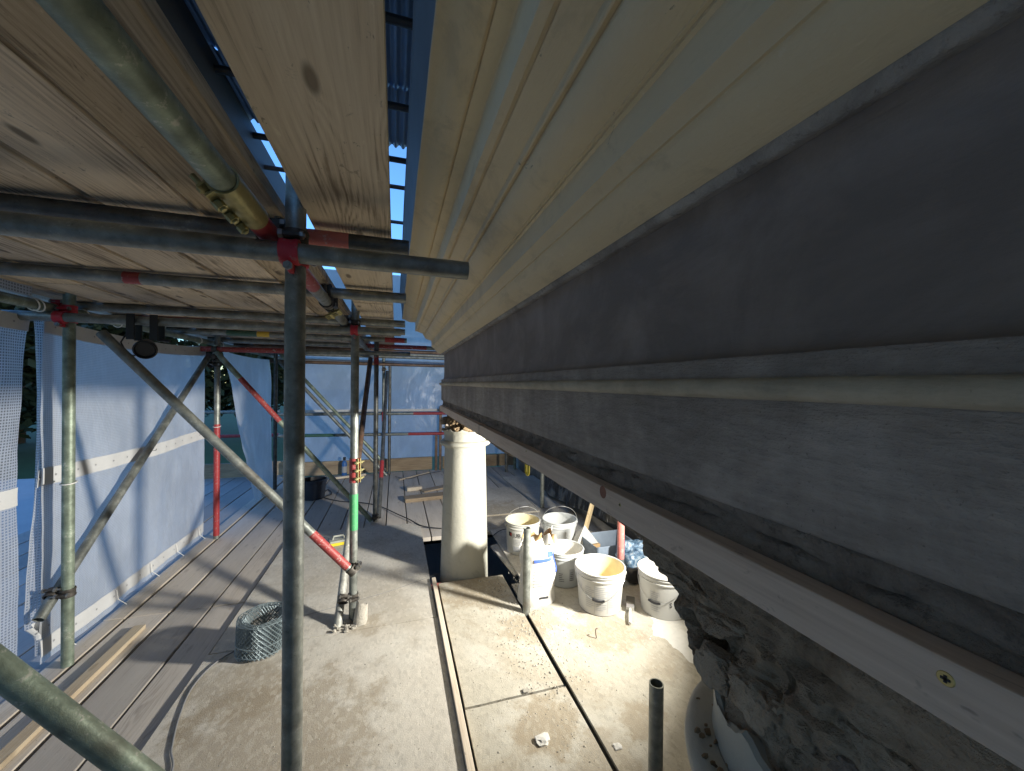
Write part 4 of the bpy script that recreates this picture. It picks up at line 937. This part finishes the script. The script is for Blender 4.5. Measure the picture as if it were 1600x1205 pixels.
# cables
def cable(name, pts, r, mat, label, cat='cable', sub=8):
    P = [V(p) for p in pts]; out = []
    for i in range(len(P)-1):
        p0 = P[max(0, i-1)]; p1 = P[i]; p2 = P[i+1]; p3 = P[min(len(P)-1, i+2)]
        for k in range(sub):
            t = k/sub; out.append(.5*((2*p1)+(p2-p0)*t+(2*p0-5*p1+4*p2-p3)*t*t+(3*p1-p0-3*p2+p3)*t**3))
    out.append(P[-1]); m = MB(); m.path(out, r, 8); return tag(m.build(name, M[mat], smooth=True), label, cat)
zc = .026
cable('floor_cable', [FL(432, 985, zc), FL(380, 1010, zc), FL(334, 1038, zc), FL(300, 1075, zc), FL(280, 1120, zc), FL(268, 1170, zc), FL(258, 1230, zc), (-.82, 1.2, zc)], .004, 'greycable', 'grey cable snaking along the plywood edge past the mesh coil')
cable('floor_cable', [FL(500, 778, .01), FL(518, 772, .01), FL(512, 765, .01), FL(505, 776, .012), FL(530, 783, .01), FL(560, 785, .01), FL(590, 790, .01), FL(620, 803, .024), FL(640, 812, .024), FL(660, 822, .024), FL(690, 826, .01)], .006, 'blackrubber', 'black cable from the dark bucket across the far boards to the column')
cable('cord', [FL(440, 972, .022), FL(500, 955, .022), FL(560, 938, .022), FL(620, 920, .022), FL(672, 901, .022), FL(680, 897, .03), FL(686, 898, .01)],   .0013, 'greycable', 'thin cord lying across the plywood towards the pink tube end', 'cord')
cable('wire', [FL(769, 838, .03), FL(780, 830, .04), FL(790, 827, .05), FL(802, 828, .03)], .004, 'blackrubber', 'short dark wire curling between column and buckets', 'wire')
cable('wire', [FL(618, 745, .01), FL(640, 748, .012), FL(660, 742, .012), FL(690, 736, .012)], .004, 'blackrubber', 'thin wire on the boards by the far toe board', 'wire')
# yellow and grey float
p = FL(529, 850, .02); t = thing('plastering_float', p, 'yellow and grey plastering float on the plywood by the green banded upright', 'float')
ax = V((1, .25, 0)).normalized(); m = MB(); m.bar(p-ax*.075+V((0, 0, .014)), p+ax*.075+V((0, 0, .014)), .09, .026); m.build('yellow_sponge', M['yellow'], parent=t, bevel=.004)
m = MB(); m.bar(p-ax*.075+V((0, 0, .037)), p+ax*.075+V((0, 0, .037)), .09, .018); m.build('grey_backing', M['greyfoam'], parent=t, bevel=.004)
m = MB(); m.path([p-ax*.05+V((0, 0, .045)), p-ax*.04+V((0, 0, .075)), p+ax*.04+V((0, 0, .075)), p+ax*.05+V((0, 0, .045))], .009, 8); m.build('handle', M['greyfoam'], parent=t, smooth=True)
# mortar crust at the foot of the green banded upright
m = MB()
for i in range(30): m.chunk((-.243+random.uniform(-.10, .06), 2.50+random.uniform(-.04, .05), .02+random.uniform(0, .012)), (random.uniform(.008, .02), random.uniform(.008, .02), random.uniform(.005, .014)), i, 1, .6)
tag(m.build('mortar_crust', M['mortar']), 'lumps of dropped mortar round the foot of the green banded upright', 'mortar', kind='stuff')
m = MB(); m.grid(lambda a, b: V((-.20+.045*math.cos(a*3.4-2.6)*(1-.25*b)+.012*b, 2.545+.055*math.sin(a*3.4-2.6)*(1-.2*b), .02+b*(.15-.06*a)+.004*math.sin(a*20))), 20, 8)
tag(m.build('rubber_wrap', M['mortar'], smooth=True, angle=180), 'mortar splashed wrapping at the foot of the green banded upright', 'wrapping')

# ---- buckets
def text_mesh(body, size):
    cu = bpy.data.curves.new('t', 'FONT'); cu.body = body; cu.size = size; cu.resolution_u = 2
    ob = bpy.data.objects.new('t', cu); COL.objects.link(ob); dg = bpy.context.evaluated_depsgraph_get(); me = ob.evaluated_get(dg).to_mesh()
    vs = [v.co.copy() for v in me.vertices]; fs = [tuple(p.vertices) for p in me.polygons]; ob.evaluated_get(dg).to_mesh_clear()
    bpy.data.objects.remove(ob); bpy.data.curves.remove(cu); return vs, fs
def bucket(cx, cy, z, rt_, rb, h, label, mat='bucket', inner='bucketin', handle='down', handle_dir=0., prints=(), tilt=(0, 0), fill=.0, name='plastic_bucket'):
    t = thing(name, (cx, cy, z), label, 'bucket'); t.rotation_euler = (tilt[0], tilt[1], 0)
    L0 = V((cx, cy, z)); n = 56
    def rad(zz): return rb+(rt_-rb)*zz/h
    m = MB(); out = [(0.001, .004), (rb-.008, .004), (rb-.006, 0), (rb, .004)]+[(rad(h*k/6), h*k/6) for k in range(1, 5)]+[(rad(h*.80), h*.80), (rad(h*.80)+.005, h*.805), (rad(h*.84)+.006, h*.84), (rad(h*.845)+.001, h*.85), (rad(h*.90)+.001, h*.90), (rad(h*.905)+.006, h*.905), (rad(h*.93)+.007, h*.93), (rad(h*.94)+.004, h*.95), (rt_+.007, h*.965), (rt_+.009, h*.985), (rt_+.006, h), (rt_, h), (rt_-.003, h*.985)]
    m.lathe(out, n, L0, wob=lambda r, zz, a, i: (r*(1+.006*math.sin(2*a+cx*9)), zz)); m.build('shell', M[mat], parent=t, smooth=True, angle=38)
    m = MB(); inn = [(rt_-.003, h*.985), (rad(h*.7)-.004, h*.7), (rad(h*.4)-.004, h*.4), (rad(h*.1)-.004, max(.012, fill)), (rad(h*.05)*.5, max(.01, fill)), (.001, max(.009, fill))]
    m.lathe(inn, n, L0, wob=lambda r, zz, a, i: (r*(1+.006*math.sin(2*a+cx*9)), zz)); m.build('inside', M[inner], parent=t, smooth=True, angle=38)
    # wire handle with grip, pivoting on two ears
    hd = V((math.cos(handle_dir), math.sin(handle_dir), 0)); side = V((-hd.y, hd.x, 0)); zz = h*.875; R_ = rad(zz)+.010
    pts = []
    for k in range(25):
        a = math.pi*k/24; c_, s_ = math.cos(a), math.sin(a)
        if handle == 'up': q = L0+side*c_*R_*(1-.0*s_)+V((0, 0, zz+(R_*.95)*s_**.8))+hd*.03*s_
        else:
            q = L0+side*c_*R_+hd*(R_+.004)*s_+V((0, 0, zz-.135*s_**1.3))
            rr = (q-L0); rr.z = 0; want = rad(max(.02, zz-.135*s_**1.3))+.008; q = L0+rr.normalized()*max(want, rr.length*.0+want)+V((0, 0, q.z-L0.z))
        pts.append(q)
    m = MB(); m.path(pts, .0020, 6); hn = m.build('wire_handle', M['steelwire'], parent=t, smooth=True)
    m = MB(); m.path(pts[10:15], .0065, 8); m.build('grip', M['blackplastic'], parent=hn, smooth=True)
    for s_ in (-1, 1):
        m = MB(); c0 = L0+side*s_*(rad(zz)+.002)+V((0, 0, zz)); m.path([c0, c0+side*s_*.012], .012, 12); m.build('ear', M[mat], parent=t, smooth=True)
    # flat print wrapped on the shell
    for kind, ang, zc_, sz, mt in prints:
        m = MB()
        if kind == 'panel':
            wd, ht = sz; rows = []
            m.grid(lambda a, b: L0+V(((rad(zc_+ht*b)+.0012)*math.cos(ang+(a-.5)*wd/rt_), (rad(zc_+ht*b)+.0012)*math.sin(ang+(a-.5)*wd/rt_), zc_+ht*b)), 8, 1)
            nm = 'label_panel'
        elif kind == 'rows':
            wd, ht = sz; k = max(2, int(ht/.012))
            for r_ in range(k):
                b0 = zc_+ht*r_/k; wx = wd*random.uniform(.6, 1)
                m.grid(lambda a, b: L0+V(((rad(b0+.0035*b)+.0018)*math.cos(ang-wd/2/rt_+a*wx/rt_), (rad(b0+.0035*b)+.0018)*math.sin(ang-wd/2/rt_+a*wx/rt_), b0+.0035*b)), 6, 1)
            nm = 'small_print'
        else:
            vs, fs = text_mesh(kind, sz); wtot = max(v.x for v in vs)
            m.add([L0+V(((rad(zc_+v.y)+.0022)*math.cos(ang+(v.x-wtot/2)/rt_), (rad(zc_+v.y)+.0022)*math.sin(ang+(v.x-wtot/2)/rt_), zc_+v.y)) for v in vs], fs); nm = 'lettering'
        m.build(nm, M[mt], parent=t)
    return t
def toward(cx, cy, du=0.): return math.atan2(-cy, -cx)+du
z0 = .018
a = toward(1.10, 3.26)
bucket(1.10, 3.26, z0, .152, .138, .275, 'open white bucket with red and black logo, nearest the column', handle='up', handle_dir=a+.35, prints=[('JUB', a-.36, .158, .052, 'print'), ('panel', a-.80, .160, (.036, .036), 'print'), ('panel', a-.74, .166, (.016, .024), 'printred'), ('rows', a-.05, .095, (.20, .05), 'printgrey'), ('panel', a-.08, .035, (.16, .045), 'printgrey')])
a = toward(1.42, 3.17)
bucket(1.42, 3.17, z0, .150, .132, .285, 'pale grey open bucket with raised handle, second of the back pair', 'bucketgrey', 'bucketgrey', 'up', a+.2, prints=[('rows', a, .07, (.10, .11), 'hem')])
a = toward(1.235, 2.66)
bucket(1.235, 2.66, z0, .138, .118, .255, 'grey white bucket between the paper sack and the front bucket', 'bucketgrey', 'powder', 'down', a+2.2, prints=[('rows', a-.15, .05, (.045, .07), 'print'), ('panel', a+.45, .055, (.045, .09), 'printgrey'), ('rows', a+.45, .06, (.03, .07), 'print')], fill=.05)
a = toward(1.33, 2.30)
bucket(1.33, 2.30, z0, .160, .138, .272, 'large white front bucket with cream inside and hanging wire handle', 'bucket', 'bucketin', 'down', a-.05, prints=[('rows', a-.42, .05, (.07, .14), 'printgrey'), ('rows', a+.08, .04, (.085, .16), 'printgrey'), ('rows', a+.55, .06, (.05, .12), 'printgrey'), ('panel', a-.22, .02, (.0025, .18), 'printgrey'), ('panel', a+.35, .02, (.0025, .18), 'printgrey')], fill=.03)
a = toward(1.71, 2.14)
bucket(1.71, 2.14, z0, .155, .138, .272, 'rightmost white bucket half hidden by the broken stonework', 'bucket', 'powder', 'down', a-.35, prints=[('rows', a-.3, .05, (.07, .13), 'printgrey'), ('S', a+.32, .09, .045, 'print')], fill=.2)
# dark far bucket and its neighbours
bucket(FL(488, 782).x, FL(488, 782).y+.1, 0, .150, .125, .25, 'dark blue battered bucket on the far boards', 'darkblue', 'blackplastic', 'down', 2.0)
p = FL(538, 744); t = thing('spray_bottle', p, 'blue bottle with black cap standing before the far toe board', 'bottle')
m = MB(); m.lathe([(.001, 0), (.036, 0), (.039, .01), (.039, .20), (.034, .225), (.018, .245), (.016, .262)], 24, p); m.build('bottle_body', M['blue'], parent=t, smooth=True)
m = MB(); m.lathe([(.019, .255), (.021, .262), (.021, .30), (.016, .305), (.001, .306)], 16, p); m.build('cap', M['blackplastic'], parent=t, smooth=True)
m = MB(); m.lathe([(.0396, .06), (.0396, .16)], 24, p); m.build('label_panel', M['printgrey'], parent=t, smooth=True)
# offcuts on the far boards
def offcut(p0, p1, wd, ht, label, mat='floorboard'):
    m = MB(); m.bar(p0, p1, wd, ht); return tag(m.build('timber_offcut', M[mat], bevel=.003), label, 'offcut')
offcut((.12, 5.05, .025), (.75, 5.12, .025), .17, .045, 'flat board offcut on the far boards, left of the column', 'timberx')
offcut((.16, 5.52, .03), (.36, 5.55, .03), .09, .05, 'small pale block on the far boards, behind the flat offcut', 'newtimber')
offcut((-.95, 6.45, .02), (-.45, 6.62, .02), .05, .03, 'thin pale lath lying at the far toe board', 'newtimber')
offcut((.36, 5.42, .012), (.78, 5.62, .012), .13, .02, 'thin dusty board leaning over others behind the column', 'timberx')
offcut((.06, 6.15, .012), (.55, 6.55, .012), .03, .02, 'narrow lath lying askew near the far right boards', 'newtimber')
# ply offcut bridging the floor opening
m = MB(); pts = [(.865, 3.50), (1.00, 3.50), (1.045, 3.08), (1.0, 2.86), (.915, 2.90)]
vs = [V((x, y, -.02+.03*(x-.86)/.15)) for x, y in pts]; n_ = len(vs); m.add(vs+[v-V((0, 0, .016)) for v in vs], [tuple(range(n_)), tuple(reversed(range(n_, 2*n_)))]+[(i, i+n_, (i+1) % n_+n_, (i+1) % n_) for i in range(n_)])
tag(m.build('plywood_offcut', M['ply']), 'slanting plywood offcut at the opening between column and buckets', 'offcut')
# paper sack
sp = V((.945, 2.475, .018)); t = thing('paper_sack', sp, 'open crumpled white paper sack with blue print, behind the short tube stub', 'sack')
def f_sack(a, b):
    ang = 2*math.pi*a; z = .44*b; wx, wy = .128-.012*b-.03*max(0, b-.75)*4*.4, .085-.01*b
    e = 2.6; c_, s_ = math.cos(ang), math.sin(ang); x = wx*math.copysign(abs(c_)**(2/e), c_); y = wy*math.copysign(abs(s_)**(2/e), s_)
    k = 1+.10*fr((x*9, y*9, z*7), 1, 4)+.05*math.sin(z*40+ang*3)*b
    zz = z+(.035*math.sin(ang*3+1)+.03*fr((c_*2, s_*2, 4), 1, 3))*max(0, b-.7)/.3
    return sp+V((x*k, y*k, zz))
m = MB(); m.grid(f_sack, 64, 40); m.build('paper_body', M['card'], parent=t, smooth=True, angle=60)
m = MB(); m.grid(lambda a, b: sp+(f_sack(a, 1-.35*b)-sp)*1+((sp-f_sack(a, 1-.35*b))*V((1, 1, 0)) if False else V((0, 0, 0)))+V((-(f_sack(a, .9).x-sp.x)*.06*(1+b), -(f_sack(a, .9).y-sp.y)*.06*(1+b), 0)), 64, 8); m.build('torn_lining', M['cardinner'], parent=t, smooth=True)
m = MB(); m.disc(sp+V((0, 0, .30)), .085, 24); m.build('contents', M['brownstone'], parent=t)
def sackprint(name, a0, a1, b0, b1, mt, nu=8, nv=4, off=.004):
    m = MB()
    def q(a, b):
        p = f_sack(a0+(a1-a0)*a, b0+(b1-b0)*b); d = p-sp; d.z = 0; return p+d.normalized()*off
    m.grid(q, nu, nv); m.build(name, M[mt], parent=t, smooth=True)
sackprint('blue_print', .70, .84, .66, .71, 'printblue'); sackprint('blue_print', .90, .94, .45, .80, 'printblue', 3, 10); sackprint('blue_print', .80, .88, .72, .82, 'printblue')
for k in range(6): sackprint('small_print', .70, .70+.12*random.uniform(.6, 1), .30+.045*k, .315+.045*k, 'printgrey', 6, 1)
for k in range(3): sackprint('small_print', .575, .61, .5+.05*k, .53+.05*k, 'print', 4, 1)
sackprint('small_print', .74, .80, .10, .13, 'print', 5, 1)
for i, (a, h) in enumerate([(.55, .07), (.68, .05), (.80, .08), (.93, .06), (.1, .05)]):
    b0 = f_sack(a, .99); m = MB(); m.grid(lambda u, v: b0+V(((u-.5)*.09*(1-.5*v)+.02*v*math.sin(i*2), .02*math.sin(u*4+i)-.02*v, h*v-.02+.012*math.sin(u*6+i*2))), 6, 5); m.build('torn_flap', M['cardinner' if i % 2 else 'card'], parent=t, smooth=True)
# blue marbled bag, blue grey trough, torn paper, leaning lath, brush
bc = FL(985, 915, .02)+V((.10, .12, 0))
t = thing('plastic_bag', bc, 'bulging marbled blue plastic bag right of the red tube stub', 'bag')
m = MB(); m.chunk(bc+V((0, 0, .13)), (.13, .12, .16), 77, 4, .35); m.build('bag_body', M['bluebag'], parent=t, smooth=True, angle=80)
m = MB(); m.chunk(bc+V((-.05, -.09, .06)), (.08, .05, .07), 78, 3, .4); m.build('bag_mouth', M['blackplastic'], parent=t, smooth=True, angle=80)
tc_ = V((1.72, 2.86, .018)); t = thing('mixing_trough', tc_, 'blue grey plastic trough behind the buckets', 'trough')
for nm, lo, hi in (('wall_panel', (-.19, -.15, 0), (.19, -.14, .19)), ('wall_panel', (-.19, .14, 0), (.19, .15, .19)), ('wall_panel', (-.19, -.14, 0), (-.18, .14, .19)), ('wall_panel', (.18, -.14, 0), (.19, .14, .19)), ('base_panel', (-.18, -.14, 0), (.18, .14, .01))):
    m = MB(); m.box(tc_+V(lo), tc_+V(hi)); m.build(nm, M['bluegrey'], parent=t, bevel=.003)
pp = V((1.57, 3.0, .02)); m = MB(); m.add([pp+V(q) for q in ((-.11, -.07, .12), (.10, -.08, .13), (.14, .08, .10), (-.08, .10, .10), (.0, -.02, .27))], [(0, 1, 4), (1, 2, 4), (2, 3, 4), (3, 0, 4)])
t = thing('torn_carton', pp, 'torn paper carton with a pointed white flap beside the leaning lath', 'carton'); m.build('paper_flap', M['card'], parent=t)
m = MB(); m.box(pp+V((-.11, -.08, 0)), pp+V((.12, .09, .118))); m.build('carton_side', M['cardinner'], parent=t, bevel=.003)
b0 = FL(903, 872, .02); m = MB(); m.bar(b0, V((2.0, 3.46, .62)), .085, .022, (.75, -.66, 0)); tag(m.build('leaning_lath', M['timberz'], bevel=.002), 'pale timber lath leaning on the polythene behind the buckets', 'lath')
p0, p1 = FL(984, 974, .035), FL(985, 938, .05); t = thing('paint_brush', p0, 'long handled brush lying between front and rightmost bucket', 'brush')
m = MB(); m.path([p0, p0.lerp(p1, .3), p0.lerp(p1, .62)], [.009, .012, .007], 10); m.build('handle', M['card'], parent=t, smooth=True)
m = MB(); m.bar(p0.lerp(p1, .60), p0.lerp(p1, .78), .05, .02); m.build('ferrule', M['steelwire'], parent=t, bevel=.002)
m = MB(); m.bar(p0.lerp(p1, .76), p0.lerp(p1, 1.12), .055, .024); m.build('bristles', M['brass'], parent=t, bevel=.004)
p = FL(932, 997, .02); cable('bent_nail', [p, p+V((-.003, .006, .030)), p+V((.003, .012, .046)), p+V((.014, .016, .042))], .003, 'tuberust', 'small bent rusty nail standing in the sand before the front bucket', 'nail')
# yellow loop under the batten
yc = PX(824, 722, .392); pts = [yc+V((0, -.011, .02)), yc+V((0, -.011, -.028))]+[yc+V((0, .011*math.cos(math.pi+math.pi*k/8), -.028+.011*math.sin(math.pi+math.pi*k/8))) for k in range(1, 8)]+[yc+V((0, .011, -.028)), yc+V((0, .011, .02))]
m = MB(); m.path(pts, .0045, 8); tag(m.build('yellow_loop', M['yellow'], smooth=True), 'bright yellow plastic loop hanging under the batten', 'loop')
# black lamp hanging from the cross tube
bp = V((-1.285, 2.535, QZ)); t = thing('hanging_lamp', bp, 'round black lamp strapped under the cross tube at left', 'lamp')
m = MB()
for s_ in (-.045, .055): m.box(bp+V((s_-.018, -.036, -.105)), bp+V((s_+.018, -.028, .03))); m.box(bp+V((s_-.018, .028, -.105)), bp+V((s_+.018, .036, .03)))
m.build('bracket', M['blackplastic'], parent=t, bevel=.003)
dr = V((.35, -.85, -.35)).normalized(); s1 = dr.cross(V((0, 0, 1))).normalized(); s2 = s1.cross(dr)
m = MB(); m.lathe([(.001, -.055), (.026, -.055), (.038, -.04), (.047, 0), (.050, .022), (.050, .036), (.044, .038), (.040, .024), (.001, .02)], 32, bp+V((.005, 0, -.145)), s1, s2, dr); m.build('lamp_head', M['blackplastic'], parent=t, smooth=True, angle=30)
m = MB(); m.disc(bp+V((.005, 0, -.145))+dr*.026, .038, 28, dr); m.build('lens', M['blackrubber'], parent=t)
m = MB(); m.path([bp+V((.075, 0, -.10)), bp+V((.115, -.01, -.105))], .009, 8); m.build('knob', M['blackrubber'], parent=t)
m = MB(); m.path([bp+V((-.06, -.02, -.06)), bp+V((-.085, -.03, -.12)), bp+V((-.06, -.03, -.18)), bp+V((-.03, -.02, -.19))], .004, 6); m.build('lead', M['blackrubber'], parent=t, smooth=True)

# ---- plaster powder, crumbs and grit (nobody could count these)
m = MB()
def f_pow(a, b):
    x = 1.34+.62*a; y = 1.40+.72*b; d = .9-((a-.5)**2+(b-.55)**2)*6.5+.55*fr((x*4.3, y*4.3, 1), 1, 5)
    return V((x, y, .0175+max(-.004, .014*min(1, d)*(1+.35*fr((x*14, y*14, 2), 1, 4)))))
m.grid(f_pow, 70, 80); tag(m.build('plaster_powder', M['powder'], smooth=True, angle=180), 'white plaster powder spilled on the plywood below the rightmost bucket', 'powder', kind='stuff')
m = MB()
for i in range(2600):
    zone = random.random()
    if zone < .45: x, y = random.gauss(.78, .12), random.gauss(2.25, .38)
    elif zone < .75: x, y = random.uniform(.33, 1.9), random.uniform(1.0, 2.6)
    else: x, y = random.uniform(-.9, .25), random.uniform(1.0, 4.0)
    if .26 < x < .32 or .806 < x < .838 or (x < .85 and x > .26 and y > 2.86): continue
    s_ = random.choice([.0015, .002, .0025, .003, .004, .006 if zone < .6 else .003]); a = random.uniform(0, 3.1)
    c_, n_ = math.cos(a)*s_, math.sin(a)*s_; h_ = .0175
    m.add([(x+c_, y+n_, h_), (x-n_, y+c_, h_), (x-c_, y-n_, h_), (x+n_*1.3, y-c_, h_), (x+random.uniform(-.4, .4)*s_, y, h_+s_*random.uniform(.5, 1.1))], [(0, 1, 4), (1, 2, 4), (2, 3, 4), (3, 0, 4)])
tag(m.build('mortar_crumbs', M['mortar']), 'pale mortar crumbs and grit strewn over the plywood', 'crumbs', kind='stuff')
for i, (u, v, sz, lb) in enumerate([(822, 1080, .016, 'grey stone chip on the plywood near the cross seam'), (848, 1158, .028, 'white plaster flake on the sandy plywood at bottom'), (965, 1168, .016, 'white plaster flake right of the floor joint')]):
    p = FL(u, v, .018); m = MB(); m.chunk(p+V((0, 0, sz*.25)), (sz*1.3, sz, sz*.4), i+60, 2, .8); tag(m.build('plaster_flake', M['mortar' if i == 0 else 'powder']), lb, 'flake')

# ================================================================== TREES beyond the lawn
def tree(x, y, h, r, label):
    t = thing('tree', (x, y, -4), label, 'tree', 'dark trees beyond the lawn')
    m = MB(); m.path([(x, y, -4), (x+.2, y, -4+h*.3), (x-.1, y+.2, -4+h*.6), (x, y, -4+h*.9)], [.35, .28, .18, .04], 8)
    for k in range(7):
        a = k*.9; zz = -4+h*(.3+.07*k); m.path([(x, y, zz), (x+r*.6*math.cos(a), y+r*.6*math.sin(a), zz+h*.14)], [.12, .03], 6)
    m.build('trunk', M['bark'], parent=t, smooth=True)
    m = MB(); cl = [(random.gauss(0, .5)*r, random.gauss(0, .5)*r, h*random.uniform(.22, .95)) for _ in range(26)]
    for i in range(5200):
        c = random.choice(cl); p = V((x+c[0]+random.gauss(0, .22)*r, y+c[1]+random.gauss(0, .22)*r, -4+c[2]+random.gauss(0, .06)*h)); s_ = random.uniform(.22, .50)
        a = V((random.uniform(-1, 1), random.uniform(-1, 1), random.uniform(-1, 1))).normalized(); b = a.cross(V((random.uniform(-1, 1), .3, 1))).normalized()
        m.add([p-a*s_, p+b*s_*.6, p+a*s_, p-b*s_*.6], [(0, 1, 2, 3)])
    m.build('crown', M['leaf'], parent=t)
for x, y, h, r in [(-37, 24, 13, 5), (-28, 47, 14, 6), (-34, 30, 13, 5), (-26, 34, 12, 4.5), (-40, 40, 15, 6), (-20, 40, 13, 5), (-31, 44, 15, 6), (-46, 33, 14, 5.5), (-13, 42, 13, 5)]:
    tree(x, y, h, r, 'dark leafy tree at the far edge of the lawn, glimpsed through the sheeting gaps')
